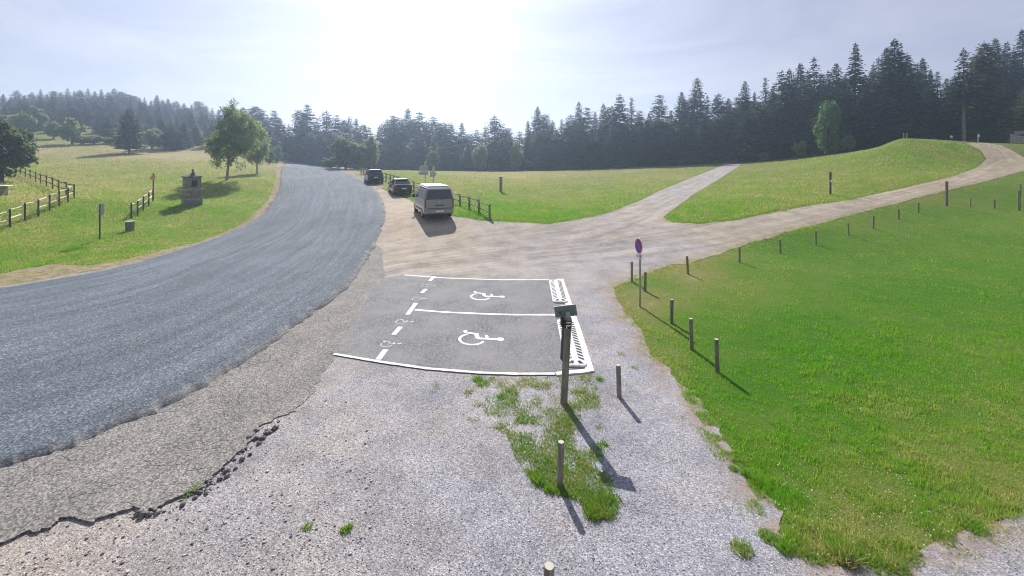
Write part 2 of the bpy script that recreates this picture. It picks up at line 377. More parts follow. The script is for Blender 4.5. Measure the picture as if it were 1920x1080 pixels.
# metals, paints, glass
MT['galv'] = plain('galvanised_steel', (.36,.37,.38), 0.42, 0.15, 9, 0.6)
MT['darkgreen'] = plain('dark_green_metal', (.035,.055,.045), 0.5, 0.15, 9, 0.2)
MT['white'] = plain('white_enamel', (.78,.78,.78), 0.4, 0.05, 5)
MT['signgrey'] = plain('sign_back_and_shaded_face', (.42,.44,.46), 0.5, 0.1, 6, 0.3)
MT['yellow'] = plain('yellow_enamel', (.72,.55,.10), 0.45, 0.08, 5)
MT['orange'] = plain('orange_enamel_and_lit_wood', (.72,.30,.06), 0.5, 0.1, 5)
MT['red'] = plain('red_enamel', (.55,.02,.03), 0.4, 0.06, 5)
MT['blue'] = plain('blue_enamel', (.020,.045,.32), 0.4, 0.06, 5)
MT['black'] = plain('black_rubber', (.018,.018,.019), 0.75, 0.2, 12)
MT['blackpaint'] = plain('black_stripe_paint', (.030,.030,.032), 0.7, 0.2, 12)
MT['olive'] = plain('olive_sign_back', (.19,.215,.175), 0.55, 0.2, 12)
MT['rim'] = plain('wheel_alloy', (.45,.45,.46), 0.3, 0.06, 9, 0.8)
MT['glass'] = plain('tinted_car_glass', (.016,.019,.022), 0.06, 0.1, 2, 0.0, spec=0.8)
MT['glassvan'] = plain('rear_screen_glass', (.045,.047,.055), 0.08, 0.15, 2, 0.0, spec=0.8)
MT['beige'] = plain('beige_metallic_paint', (.28,.275,.262), 0.32, 0.04, 3, 0.45, spec=0.5, Coat_Weight=0.6)
MT['navy'] = plain('dark_navy_car_paint', (.020,.026,.045), 0.28, 0.08, 3, 0.2, spec=0.5, Coat_Weight=0.8)
MT['charcoal'] = plain('charcoal_car_paint', (.022,.027,.033), 0.28, 0.08, 3, 0.2, spec=0.5, Coat_Weight=0.8)
MT['taillight'] = plain('tail_lamp_plastic', (.33,.025,.02), 0.25, 0.08, 9)
MT['plate'] = plain('number_plate', (.70,.70,.68), 0.45, 0.05, 9)
MT['roofwhite'] = plain('white_fibreglass', (.80,.80,.78), 0.45, 0.04, 3)
MT['roofglare'] = plain('roof_sun_glare', (.62,.63,.65), 0.45, 0.04, 3, 0.3)  # sun glare on the dark car roofs, put into a pale colour
MT['plastic'] = plain('dark_plastic', (.030,.030,.032), 0.6, 0.2, 12)
# stone
g = G('granite_masonry'); 
cx = g.n('ShaderNodeSeparateXYZ', i0=g.P())
vec = g.n('ShaderNodeCombineXYZ', X=g.math('ADD', cx.outputs[0], g.math('MULTIPLY', cx.outputs[1], 0.83)), Y=cx.outputs[2], Z=0.0).outputs[0]
br = g.n('ShaderNodeTexBrick', Vector=vec, Color1=(.22,.195,.16), Color2=(.40,.36,.30), Mortar=(.17,.155,.135), Scale=1.0)
br.inputs['Mortar Size'].default_value = 0.016; br.inputs['Brick Width'].default_value = 0.42; br.inputs['Row Height'].default_value = 0.21; br.inputs['Mortar Smooth'].default_value = 0.3
br.offset = 0.43; br.squash = 1.4
n = g.noise(9, 5, 0.7)
c = g.mix(1.0, br.outputs['Color'], g.ramp(n, [(0.3, 0.6), (0.7, 1.3)]), 'MULTIPLY')
c = g.mix(g.ramp(g.noise(4, 4), [(0.55, 0.0), (0.75, 0.5)]), c, (.10,.11,.07))
MT['stone'] = g.done(c, 0.92, g.bump(g.math('SUBTRACT', n, g.math('MULTIPLY', br.outputs['Fac'], 0.8)), 0.7, 0.03), spec=0.15)
MT['slab'] = plain('granite_slab', (.34,.33,.30), 0.9, 0.25, 9, bump=0.4)
MT['slate'] = plain('lichened_stone_roof', (.13,.125,.115), 0.9, 0.4, 9, bump=0.6)
MT['bronze'] = plain('dark_stone_figure', (.09,.085,.075), 0.8, 0.3, 9, bump=0.4)
MT['concrete'] = plain('pale_top', (.55,.54,.51), 0.85, 0.15, 8, bump=0.3)

# ------------------------------------------------------------------ ground
def idw(ctrl, px, py, sx=190.0, sy=60.0):
    c = np.array(ctrl, float)
    lp = np.log(np.maximum(py-255, 8.0)); lc = np.log(np.maximum(c[:, 1]-255, 8.0))
    out = np.empty(px.shape)
    for i in range(0, len(px), 50000):
        d2 = ((px[i:i+50000, None]-c[None, :, 0])/sx)**2 + ((lp[i:i+50000, None]-lc[None])/0.28)**2
        wg = 1.0/(d2+0.08)**1.6
        out[i:i+50000] = (wg*c[None, :, 2]).sum(1)/wg.sum(1)
    return out
DRY = [(1300,600,.12),(1500,620,.04),(1750,560,.06),(1800,480,.14),(1650,480,.18),(1350,650,.08),(1900,560,.10),(1600,700,.08),(1500,490,.18),(1400,500,.25),(1250,530,.22),(1700,700,.18),(1850,700,.20),
       (1550,760,.12),(1450,850,.22),(1600,900,.42),(1800,880,.46),(1900,800,.32),(1850,960,.54),(1600,1010,.52),(1400,720,.08),(1900,420,.28),(1290,520,.85),(1218,572,.8),(1330,545,.25),(1190,600,.5),(1230,668,.45),
       (1600,330,.50),(1750,300,.46),(1480,360,.52),(1350,400,.36),(1300,400,.34),(1050,370,.52),(950,330,.72),(1200,330,.60),(850,330,.62),(1000,400,.26),(930,395,.22),
       (250,440,.44),(150,470,.38),(350,420,.46),(420,395,.34),(300,455,.42),(60,500,.38),(250,350,.62),(300,290,.88),(180,290,.75),(100,300,.66),(60,370,.64),(140,330,.66),(60,440,.46),(380,340,.48),
       (450,325,.66),(495,310,.80),(500,340,.58),(470,375,.50),(640,312,.55),(700,328,.45),(220,400,.32),(0,560,.3),(1050,850,.32),(960,760,.5)]
def pix(X, Y, Z):
    Yc = np.maximum(Y, 1.2)
    return CX+F*X/Yc, HY+F*(CAM_H-Z)/Yc
def dry_at(X, Y, Z):
    x, y = pix(X, Y, Z); return np.clip(idw(DRY, x, y), 0, 1)

ang = np.concatenate([np.linspace(-68, 68, 401), np.linspace(68, 292, 90)[1:-1]])
rad = np.concatenate([[0.0], np.exp(np.linspace(math.log(1.5), math.log(520), 300))])
AA, RR = np.meshgrid(np.radians(ang), rad, indexing='ij')
X = RR*np.sin(AA); Y = RR*np.cos(AA); Z = gz(X, Y)
na, nr = X.shape
idx = np.arange(na*nr).reshape(na, nr)
i2 = np.roll(idx, -1, axis=0)
fc = np.stack([idx[:, :-1], idx[:, 1:], i2[:, 1:], i2[:, :-1]], -1).reshape(-1, 4)
co = np.c_[X.ravel(), Y.ravel(), Z.ravel()]
o = arrmesh('meadow_ground', co, fc[:, ::-1], MT['grass'], {'dry': dry_at(co[:, 0], co[:, 1], co[:, 2])}, smooth=True)
tag(o, 'green and straw coloured grass ground rolling up to the forest', kind='structure')

def densify(poly, step=7.0, closed=True):
    out = []
    n = len(poly)
    for i in range(n if closed else n-1):
        a = np.array(poly[i], float); b = np.array(poly[(i+1) % n], float)
        k = max(1, int(np.hypot(*(b-a))/step))
        for j in range(k): out.append(a+(b-a)*j/k)
    if not closed: out.append(np.array(poly[-1], float))
    return np.array(out)
def rough(poly, amp, seed=0, step=7.0):
    """ragged outline: amp is a share of the distance below the horizon"""
    p = densify(poly, step); n = len(p); r = np.random.default_rng(seed)
    def ns(k):
        q = r.normal(size=max(4, n//k)); t = np.linspace(0, len(q), n, endpoint=False)
        return np.interp(t, np.arange(len(q)+1), np.append(q, q[0]))
    nx, ny = ns(2)*.5+ns(6)*.7, ns(2)*.4+ns(6)*.6
    h = np.clip(p[:, 1]-285, 6, 500)
    p[:, 0] += nx*amp*h*1.3; p[:, 1] += ny*amp*h*0.55
    return p
def inside(poly, x, y):
    poly = np.asarray(poly, float); r = np.zeros(x.shape, bool); n = len(poly); j = n-1
    for i in range(n):
        xi, yi = poly[i]; xj, yj = poly[j]
        if yi != yj:
            c = ((yi > y) != (yj > y)) & (x < (xj-xi)*(y-yi)/(yj-yi)+xi); r ^= c
        j = i
    return r
def sheet(name, poly, off, mat, attrs=None, skirt=0.1, gx=16.0, label=None, far=0.0004, kind='structure', parent=None, gy=0.06, top=None):
    """a flat thing lying on the terrain, outline given by points on the ground seen at picture points"""
    poly = np.asarray(poly, float); b = [Vector((float(a), float(c))) for a, c in poly]; n0 = len(b)
    x0, y0 = poly.min(0); x1, y1 = poly.max(0); g_ = []
    y = y0+1.5; k = 0
    while y < y1:
        xs = np.arange(x0+gx*(0.25 if k % 2 else 0.75), x1, gx); g_.append(np.c_[xs, np.full(len(xs), y)]); y += max(3.0, (y-HY)*gy); k += 1
    if g_:
        g_ = np.concatenate(g_); g_ = g_[inside(poly, g_[:, 0], g_[:, 1])]
    vs = b+[Vector((float(a), float(c))) for a, c in g_]
    v, e, f, *_ = geometry.delaunay_2d_cdt(vs, [(i, (i+1) % n0) for i in range(n0)], [list(range(n0))], 1, 0.05)
    px = np.array([q.x for q in v]); py = np.array([q.y for q in v])
    X, Y, _z = ground(px, py); Z = gz(X, Y)+(off(px, py) if callable(off) else off)+far*Y
    cnt = {}
    for t in f:
        for i in range(len(t)):
            a, c = t[i], t[(i+1) % len(t)]
            cnt[(min(a, c), max(a, c))] = cnt.get((min(a, c), max(a, c)), 0)+1
    co = np.c_[X, Y, Z]; fs = [tuple(t) for t in f]
    if skirt:
        bd = [k_ for k_, q in cnt.items() if q == 1]; used = sorted({i for k_ in bd for i in k_}); m = {i: len(co)+j for j, i in enumerate(used)}
        low = co[used].copy(); low[:, 2] -= skirt+far*Y[used]; co = np.r_[co, low]
        fs += [(a, c, m[c], m[a]) for a, c in bd]
    me = bpy.data.meshes.new(name); me.from_pydata(co.tolist(), [], fs)
    for an, fn in (attrs or {}).items():
        at_ = me.attributes.new(an, 'FLOAT', 'POINT'); at_.data.foreach_set('value', np.ascontiguousarray(fn(co), dtype=np.float32))
    import bmesh
    bm = bmesh.new(); bm.from_mesh(me); bmesh.ops.recalc_face_normals(bm, faces=bm.faces)
    up = sum(q.normal.z*q.calc_area() for q in bm.faces)
    if up < 0: bmesh.ops.reverse_faces(bm, faces=bm.faces)
    bm.to_mesh(me); bm.free()
    me.materials.append(mat); o = bpy.data.objects.new(name, me); C.objects.link(o)
    if parent: o.parent = parent
    return tag(o, label, kind=kind)

# outlines
ROAD_L = [(572,300.6),(548,302),(533,307),(527,316),(526,328),(525,342),(522,357),(515,373),(500,394),(475,414),(440,432),(390,452),(330,472),(250,494),(170,511),(80,527),(0,540),(-150,560),(-420,592),(-800,628)]
ROAD_R = [(592,300.8),(604,303),(618,309),(640,318),(662,328),(690,346),(712,366),(721,390),(719,418),(706,455),(681,500),(641,547),(590,588),(509,645),(430,698),(334,757),(244,795),(102,851),(0,882),(-200,938),(-560,1030),(-900,1110)]
CRACK = [(-700,1240),(-300,1120),(-60,1046),(0,1025),(49,1003),(94,994),(118,975),(147,975),(163,985),(191,978),(244,955),(285,962),(330,938),(350,930),(380,912),(407,893),(420,876),(432,864),(460,833),(489,804),(530,780),(587,742)]
LAWN_EDGE = [(2500,250),(1990,306),(1920,321),(1860,337),(1800,352),(1720,372),(1640,392),(1560,414),(1480,436),(1400,459),(1345,478),(1295,492),(1240,505),(1180,528),(1153,541),(1160,562),(1176,590),(1204,622),(1222,652),(1241,678),(1270,706),(1298,745),(1312,776),(1340,812),(1376,848),(1396,880),(1412,915),(1440,945),(1468,966),(1484,1024),(1525,1050),(1578,1062),(1647,1066),(1704,1047),(1749,1015),(1810,998),(1871,978),(1920,964),(2100,930),(2500,880),(3000,840)]
GRAVEL = ([(-900,2200),(-900,1100),(-300,940),(0,800),(300,720),(520,590),(620,520),(660,450),(695,410),(700,385),(695,362),(680,346),(668,336)] +
 [(676,335),(690,341),(705,349),(726,358),(748,367),(768,376),(790,388),(830,402),(862,408),(900,414),(960,418),(1030,420),(1090,411),(1150,396),(1200,376),(1250,353),(1300,333),(1345,315),(1362,307.5)] +
 [(1390,306.5),(1383,313),(1352,334),(1310,359),(1272,386),(1243,409),(1260,419),(1310,421),(1375,414),(1430,403),(1500,389),(1600,374),(1700,352),(1790,331),(1832,314),(1850,299),(1838,281),(1812,268.8)] +
 [(1850,268.5),(1878,273),(1900,284),(1922,297),(1990,296),(2400,226)] + LAWN_EDGE + [(3200,1500),(2600,2200)])
BAY = [(625,664),(710,679.5),(800,694),(900,702.5),(967,705),(1050,705),(1113,698),(1085,615),(1055,524.5),(933,525),(833,521),(758,516),(718,523),(690,558),(662,606)]

DIRT = [(1000,1000,.05),(700,900,.15),(300,1040,.35),(150,1060,.5),(60,1050,.55),(700,750,.25),(850,760,.15),(1250,850,.0),(1200,700,.05),(1120,600,.18),(1100,540,.25),(1400,1000,0),(1250,1050,.0),(1800,1050,.0),(500,950,.2),
        (720,480,.75),(800,440,.80),(900,470,.6),(760,400,.85),(700,355,.8),(1000,480,.4),(1000,440,.50),(1150,430,.45),(1150,470,.35),(1250,460,.45),(1100,510,.3),(1350,440,.7),(1500,410,.75),(1600,390,.8),(1750,350,.9),(1850,320,.95),(1880,290,1.0),(1840,271,1.0),
        (1250,370,.40),(1340,322,.35),(1180,400,.55),(1215,490,.25),(640,590,.4),(690,520,.5)]
def rut_fns(line):
    p = densify(line, 14, False); X, Y, Z = ground(p[:, 0], p[:, 1]); q = np.c_[X, Y]; al = np.r_[0, np.cumsum(np.hypot(*np.diff(q, axis=0).T))]
    a, d = q[:-1], np.diff(q, axis=0); L2 = (d**2).sum(1); memo = {}
    def calc(co):
        if len(co) not in memo:
            u = np.empty(len(co)); v = np.empty(len(co))
            for i in range(0, len(co), 4000):
                r = co[i:i+4000, None, :2]-a[None]; t = np.clip((r*d[None]).sum(-1)/L2[None], 0, 1)
                e = r-t[..., None]*d[None]; dd = (e**2).sum(-1); j = dd.argmin(1); k = np.arange(len(j))
                sg = np.sign(d[j, 0]*e[k, j, 1]-d[j, 1]*e[k, j, 0]); u[i:i+4000] = sg*np.sqrt(dd[k, j]); v[i:i+4000] = al[j]+t[k, j]*np.sqrt(L2[j])
            memo[len(co)] = (u, v)
        return memo[len(co)]
    return calc
RUT_A = rut_fns([(640,500),(760,480),(900,457),(1080,434),(1190,402),(1290,357),(1376,308)])
RUT_B = rut_fns([(640,540),(760,505),(950,484),(1150,466),(1300,448),(1450,417),(1600,384),(1740,351),(1840,322),(1885,300),(1868,280),(1832,269)])
E1 = rut_fns(LAWN_EDGE[2:-4])
RUTS = {'edge': lambda c: np.exp(-(E1(c)[0]/np.where(c[:, 1] < 8, .28, .5))**2)*np.where(c[:, 1] < 60, 1, .3),
        'rut_ua': lambda c: RUT_A(c)[0], 'rut_va': lambda c: RUT_A(c)[1], 'rut_wa': lambda c: np.exp(-(RUT_A(c)[0]/3.6)**2)*.85,
        'rut_ub': lambda c: RUT_B(c)[0], 'rut_vb': lambda c: RUT_B(c)[1], 'rut_wb': lambda c: np.exp(-(RUT_B(c)[0]/3.4)**2)*.85}
def dirt_fn(co):
    x, y = pix(co[:, 0], co[:, 1], co[:, 2]); return np.clip(idw(DIRT, x, y), 0, 1)
gravel_out = rough(GRAVEL, 0.017, 3, 5.0)
sheet('gravel_lot', gravel_out, 0.004, MT['gravel'], {'dirt': dirt_fn, **RUTS}, gx=10, gy=.035, label='grey and beige gravel forecourt running into two stony tracks', skirt=0.03)

# dry strip along the left side of the road
V_OUT = [(566,299.9),(540,300.6),(520,306),(514,318),(517,332),(515,345),(508,361),(498,379),(483,398),(459,418),(424,435),(375,452),(315,468),(238,488),(165,499),(95,495),(40,506),(0,513),(-150,520),(-420,545),(-800,575)]
ver = [(a, c+1.0) for a, c in ROAD_L]
ver_in = [(a+8, c+6) for a, c in ROAD_L]
sheet('dry_verge', rough(V_OUT+ver_in[::-1], 0.017, 5, 6.0), 0.006, MT['verge'], label='straw coloured dry verge along the left edge of the road', skirt=0.03)
V2 = [(600,300.6),(612,303),(640,314),(664,325),(690,341),(715,352)]; V2o = [(604,300.4),(625,304),(655,315),(676,324),(700,338),(725,351)]
sheet('dry_verge', rough(V2o+[(a-10, c+4) for a, c in V2[::-1]], 0.02, 6, 5.0), 0.006, MT['verge'], label='thin dry verge on the right edge of the road before the parked cars', skirt=0.03)

# apron of old asphalt, raised a few centimetres above the gravel with a broken edge
r_part = [(a-12, c-6) for a, c in ROAD_R[9:]]
ap = CRACK+[(610,702),(626,668),(664,604),(700,540),(722,512),(716,470)]+r_part
crk = rough(ap, 0.013, 8, 4.0)
sheet('old_asphalt_apron', crk, lambda x, y: .012+.024*np.clip((600-x)/200, 0, 1), MT['apron'], label='cracked brownish old asphalt strip between road and gravel', skirt=0.06)

# road as a strip across x along
def resample(pl, n):
    p = np.array(pl, float); X, Y, Z = ground(p[:, 0], p[:, 1]); q = np.c_[X, Y]
    # smooth with Catmull-Rom, then even spacing
    out = []
    for i in range(len(q)-1):
        p0, p1, p2, p3 = q[max(i-1, 0)], q[i], q[i+1], q[min(i+2, len(q)-1)]
        for t in np.linspace(0, 1, 14, endpoint=False):
            out.append(0.5*((2*p1)+(-p0+p2)*t+(2*p0-5*p1+4*p2-p3)*t*t+(-p0+3*p1-3*p2+p3)*t**3))
    out.append(q[-1]); out = np.array(out)
    d = np.r_[0, np.cumsum(np.log1p(np.hypot(*np.diff(out, axis=0).T)/ (0.5*(out[1:, 1]+out[:-1, 1]))))]
    t = np.linspace(0, d[-1], n); return np.c_[np.interp(t, d, out[:, 0]), np.interp(t, d, out[:, 1])]
NR, NC = 260, 26
l_ = resample(ROAD_L, NR); r_ = resample(ROAD_R, NR)
jr = np.random.default_rng(4); k_ = np.interp(np.arange(NR), np.arange(0, NR+8, 4), jr.normal(size=len(np.arange(0, NR+8, 4))))
l_[:, 0] += 0.05*k_; r_[:, 0] += 0.04*np.roll(k_, 17)+0.05*jr.normal(size=NR)
uu = np.linspace(0, 1, NC)
co = l_[:, None]*(1-uu[None, :, None])+r_[:, None]*uu[None, :, None]
Zr = gz(co[..., 0], co[..., 1])+0.040+0.0006*co[..., 1]+0.03*(1-(2*uu[None]-1)**2)
mid = 0.5*(l_+r_); along = np.r_[0, np.cumsum(np.hypot(*np.diff(mid, axis=0).T))]
v = np.concatenate([co, Zr[..., None]], -1)
left = v[:, :1].copy(); left[..., 2] -= 0.12; right = v[:, -1:].copy(); right[..., 2] -= 0.10
v = np.concatenate([left, v, right], 1); nc = NC+2
ua = np.concatenate([[0], uu, [1]])
ix = np.arange(NR*nc).reshape(NR, nc)
fc = np.stack([ix[:-1, :-1], ix[1:, :-1], ix[1:, 1:], ix[:-1, 1:]], -1).reshape(-1, 4)
o = arrmesh('road', v.reshape(-1, 3), fc, MT['road'], {'across': np.tile(ua, NR), 'along': np.repeat(along, nc)}, smooth=True)
tag(o, 'blue grey chip sealed asphalt road curving away into the forest', kind='structure')

# parking bay
BO = 0.026
sheet('parking_bay', densify(BAY, 12), BO, MT['bay'], label='dark asphalt bay for two wheelchair parking spaces', skirt=0.08, far=0.0)
def ribbon(name, pl, width, off, mat, label, seg=8.0, rag=0.0):
    """painted line: centre line through picture points, real width in metres"""
    p = densify(pl, seg, False); X, Y, Z = ground(p[:, 0], p[:, 1]); q = np.c_[X, Y]
    t = np.gradient(q, axis=0); t /= np.hypot(*t.T)[:, None]; nrm = np.c_[-t[:, 1], t[:, 0]]
    wv = width/2*(1+rag*np.random.default_rng(len(p)).normal(size=(len(p), 1)))
    a = q+nrm*wv; b = q-nrm*wv
    v = np.r_[np.c_[a, gz(a[:, 0], a[:, 1])+off], np.c_[b, gz(b[:, 0], b[:, 1])+off]]; n = len(p)
    o = arrmesh(name, v, np.array([(n+i, n+i+1, i+1, i) for i in range(n-1)]), mat)
    return tag(o, label, kind='structure')
ribbon('painted_line', [(626,665.5),(710,680),(800,693),(900,701),(967,703.2),(1040,703)], 0.085, BO+.0045, MT['paint'], 'white border line along the near end of the parking bay', rag=0.08)
ribbon('painted_line', [(758,517),(833,522.5),(933,526),(1030,526)], 0.09, BO+.0045, MT['paint'], 'white border line along the far end of the parking bay', rag=0.08)
ribbon('painted_line', [(778,582.5),(833,587),(900,590),(967,592),(1046,592)], 0.11, BO+.0045, MT['paint'], 'white line dividing the two wheelchair spaces', rag=0.08)
for i, (a, b_) in enumerate([((814,520),(806,528)),((799,543.5),(791,551)),((780,570),(764,592)),((751,615),(738,630)),((723,658),(709,677))]):
    ribbon('painted_dash', [a, b_], 0.135, BO+.009, MT['paint'], ['white dash at the far end of the dashed line', 'white dash between the two far small wheelchair signs on the dashed line', 'long white dash where the dividing line meets the dashed line',
       'white dash between the two near small wheelchair signs on the dashed line', 'white dash at the near end of the dashed line'][i], seg=4)
# kerb along the right edge and round the corner
kb = [(1052,525.5),(1065,524.8),(1085,590),(1104,660),(1114,697.5),(1045,705),(1040,699),(1099,693),(1094,660),(1075,590),(1058,529)]
kb = [(1043,524.8),(1056,524.3),(1070,565),(1090,622),(1114,698),(1100,701),(1044,706),(1041,700.6),(1098,694.5),(1076,622),(1058,565)]
sheet('kerb', densify(kb, 9), BO+.012, MT['kerb'], label='pale concrete kerb along the right edge of the parking bay', skirt=0.12, gx=9, far=0.0)

# wheelchair pictograms: forward / up axes lie on the ground
def pictogram(px, py, up_dir, fwd_dir, size, mat, off, label):
    c = gp(px, py); up = Vector(up_dir).normalized(); fw = Vector(fwd_dir).normalized()
    m = MB()
    def put(u, h): return c+fw*(u*size)+up*(h*size)+Vector((0, 0, off))
    def poly(path, wd, dz=0.0):
        for k in range(len(path)-1):
            a, b = Vector(path[k]), Vector(path[k+1]); t = (b-a).normalized(); n = Vector((-t.y, t.x))*wd/2
            e = t*wd*0.0
            vs = [put(*(q))+Vector((0, 0, dz)) for q in (a-n-e, b-n+e, b+n+e, a+n-e)]
            m.add(vs, [(0, 1, 2, 3)])
    arc = [(-.10+.30*math.cos(R(t)), -.22+.30*math.sin(R(t))) for t in range(112, 345, 12)]
    poly(arc, .072)
    poly([(-.08, .40), (-.05, -.08)], .095)
    poly([(-.055, -.075), (.20, -.095)], .11, .0006)
    poly([(.195, -.05), (.30, -.40), (.42, -.36)], .09, .0012)
    poly([(-.06, .17), (.15, .15)], .08, .0006)
    n = 14; m.add([put(-.085+.095*math.cos(2*math.pi*k/n), .48+.095*math.sin(2*math.pi*k/n))+Vector((0, 0, .0015)) for k in range(n)], [tuple(range(n))])
    return tag(m.build('wheelchair_symbol', mat), label, kind='structure')
pictogram(901, 635, (1, -0.03, 0), (-0.12, 1, 0), 1.04, MT['paint'], BO+.0045, 'large white wheelchair symbol painted on the near parking space')
pictogram(913, 556, (1, -0.03, 0), (-0.12, 1, 0), 1.04, MT['paint'], BO+.0045, 'large white wheelchair symbol painted on the far parking space')
for (px, py, lb) in [(733,646,'faint small wheelchair symbol at the near end of the dashed line'),(758,604,'faint small wheelchair symbol just beyond the nearest dashes of the dashed line'),
                     (787,561,'small worn wheelchair symbol beyond the dividing line on the dashed line'),(803,536,'faint small wheelchair symbol at the far end of the dashed line')]:
    pictogram(px, py, (1, .1, 0), (-0.25, 1, 0), 0.46, MT['paint_worn'], BO+.0045, lb)

# loose stones on the gravel, densest near the broken asphalt edge
def scatter(n, x0, x1, y0, y1, poly, seed, bias=1.0):
    r = np.random.default_rng(seed); x = r.uniform(x0, x1, n); y = y0+(y1-y0)*r.uniform(0, 1, n)**bias
    k = inside(poly, x, y); x, y = x[k], y[k]; X, Y, Z = ground(x, y); return x, y, X, Y, gz(X, Y)
def stones(x0, x1, y0, y1, n, seed, lo, hi, poly, skip=()):
    x, y, X, Y, Z = scatter(n, x0, x1, y0, y1, poly, seed); k = np.ones(len(x), bool)
    for p in skip: k &= ~inside(p, x, y)
    X, Y, Z = X[k], Y[k], Z[k]; r = np.random.default_rng(seed+1); m = len(X)
    oct_ = np.array([(1,0,0),(0,1,0),(-1,0,0),(0,-1,0),(0,0,1),(0,0,-.6)], float); tri = np.array([(0,1,4),(1,2,4),(2,3,4),(3,0,4),(1,0,5),(2,1,5),(3,2,5),(0,3,5)])
    s = lo*(hi/lo)**(r.uniform(0, 1, m)**2.2); a = r.uniform(0, 6.28, m)
    v = oct_[None]*r.uniform(.6, 1.2, (m, 6, 1))*s[:, None, None]; v[..., 2] *= .40
    ca, sa = np.cos(a)[:, None], np.sin(a)[:, None]
    vx = v[..., 0]*ca-v[..., 1]*sa; vy = v[..., 0]*sa+v[..., 1]*ca
    co = np.stack([vx+X[:, None], vy+Y[:, None], v[..., 2]+Z[:, None]+.006+s[:, None]*.25], -1).reshape(-1, 3)
    fc = (tri[None]+6*np.arange(m)[:, None, None]).reshape(-1, 3)
    return co, fc, np.repeat(r.uniform(0, 1, m), 6)
sk = [crk, np.array(BAY)]
parts = [stones(-200, 2100, 640, 1180, 9000, 11, .005, .013, gravel_out, sk), stones(380, 1300, 700, 1180, 5000, 13, .005, .015, gravel_out, sk), stones(-100, 700, 740, 1150, 2200, 12, .006, .028, gravel_out, sk), stones(600, 1500, 420, 640, 1500, 14, .008, .020, gravel_out, sk)]
b0 = 0; cs, fs, rs = [], [], []
for c_, f_, r_2 in parts: cs.append(c_); fs.append(f_+b0); rs.append(r_2); b0 += len(c_)
tag(arrmesh('loose_gravel', np.concatenate(cs), np.concatenate(fs), MT['pebble'], {'rnd': np.concatenate(rs)}), 'loose grey stones scattered over the gravel forecourt', 'gravel', kind='stuff')

# ------------------------------------------------------------------ grass blades and weeds

lawn_poly = np.array(LAWN_EDGE+[(3000,230),(2500,230)])
r0 = np.random.default_rng(99)
def vnoise(X, Y, s, seed):
    r = np.random.default_rng(seed); t = r.uniform(0, 1, (64, 64)); x = X/s; y = Y/s; i = np.floor(x).astype(int); j = np.floor(y).astype(int)
    u = x-i; v_ = y-j; u = u*u*(3-2*u); v_ = v_*v_*(3-2*v_)
    gt = lambda a, b: t[a % 64, b % 64]
    return gt(i,j)*(1-u)*(1-v_)+gt(i+1,j)*u*(1-v_)+gt(i,j+1)*(1-u)*v_+gt(i+1,j+1)*u*v_
def blades(X, Y, h, wd, dry, seed, lean=0.5, off=0.0):
    r = np.random.default_rng(seed); n = len(X); Z = gz(X, Y)+off; a = r.uniform(0, 6.283, n); b = r.uniform(0, 6.283, n)
    h = h*r.uniform(.55, 1.25, n); ln = h*lean*r.uniform(.2, 1.3, n)
    dx, dy = np.cos(a)*wd/2, np.sin(a)*wd/2
    p0 = np.c_[X-dx, Y-dy, Z-.01]; p1 = np.c_[X+dx, Y+dy, Z-.01]; p2 = np.c_[X+np.cos(b)*ln, Y+np.sin(b)*ln, Z+h]
    co = np.stack([p0, p1, p2], 1).reshape(-1, 3); fc = np.arange(3*n).reshape(-1, 3)
    return co, fc, np.repeat(dry, 3), np.repeat(r.uniform(0, 1, n), 3)
def grow(name, label, sets, mat, cat='grass'):
    co, fc, dr, rn, b = [], [], [], [], 0
    for c, f, d, q in sets: co.append(c); fc.append(f+b); dr.append(d); rn.append(q); b += len(c)
    o = arrmesh(name, np.concatenate(co), np.concatenate(fc), mat, {'dry': np.concatenate(dr), 'rnd': np.concatenate(rn)})
    return tag(o, label, cat, kind='stuff')
def field(n, x0, x1, y0, y1, poly, seed, hfn, wfn, lean=.5, skip=(), dens=None, bias=1.0, off=0.0):
    x, y, X, Y, Z = scatter(n, x0, x1, y0, y1, poly, seed, bias); k = np.ones(len(x), bool)
    for p in skip: k &= ~inside(p, x, y)
    if dens is not None: k &= np.random.default_rng(seed+5).uniform(0, 1, len(x)) < dens(x, y, X, Y)
    x, y, X, Y = x[k], y[k], X[k], Y[k]; dry = np.clip(idw(DRY, x, y), 0, 1)+(vnoise(X, Y, 1.1, 3)-.5)*.38+(vnoise(X, Y, .28, 4)-.5)*.34
    return blades(X, Y, hfn(X, Y), wfn(X, Y), np.clip(dry, 0, 1), seed+9, lean, off)
def lawn_d(x, y, X, Y):
    d = np.clip(idw(DRY, x, y), 0, 1); q = vnoise(X, Y, .32, 6)*.6+vnoise(X, Y, 1.3, 8)*.4
    k = vnoise(X, Y, .13, 16)*.55+vnoise(X, Y, .4, 17)*.45
    return np.clip(1.25-1.5*d+(q-.5)*2.6*np.clip(d*1.8, .15, 1), 0.04, 1)*np.clip((k-.26)*4.5, .22, 1)
hl = lambda X, Y: .012+.085*np.clip(vnoise(X, Y, .15, 9)*.6+vnoise(X, Y, .45, 11)*.5-.30, 0, 1)*(.5+vnoise(X, Y, 1.7, 10))+.0010*Y
wl = lambda X, Y: .006+.0011*Y
lawn_rag = rough(lawn_poly, .022, 31, 5.0)
sets = [field(330000, 1130, 2250, 330, 1110, lawn_rag, 41, hl, wl, dens=lawn_d, bias=.9),
        field(45000, 1130, 2000, 480, 1090, lawn_rag, 42, lambda X, Y: hl(X, Y)*1.5, wl, dens=lambda x, y, X, Y: (vnoise(X, Y, .25, 12) > .72)*1.0)]
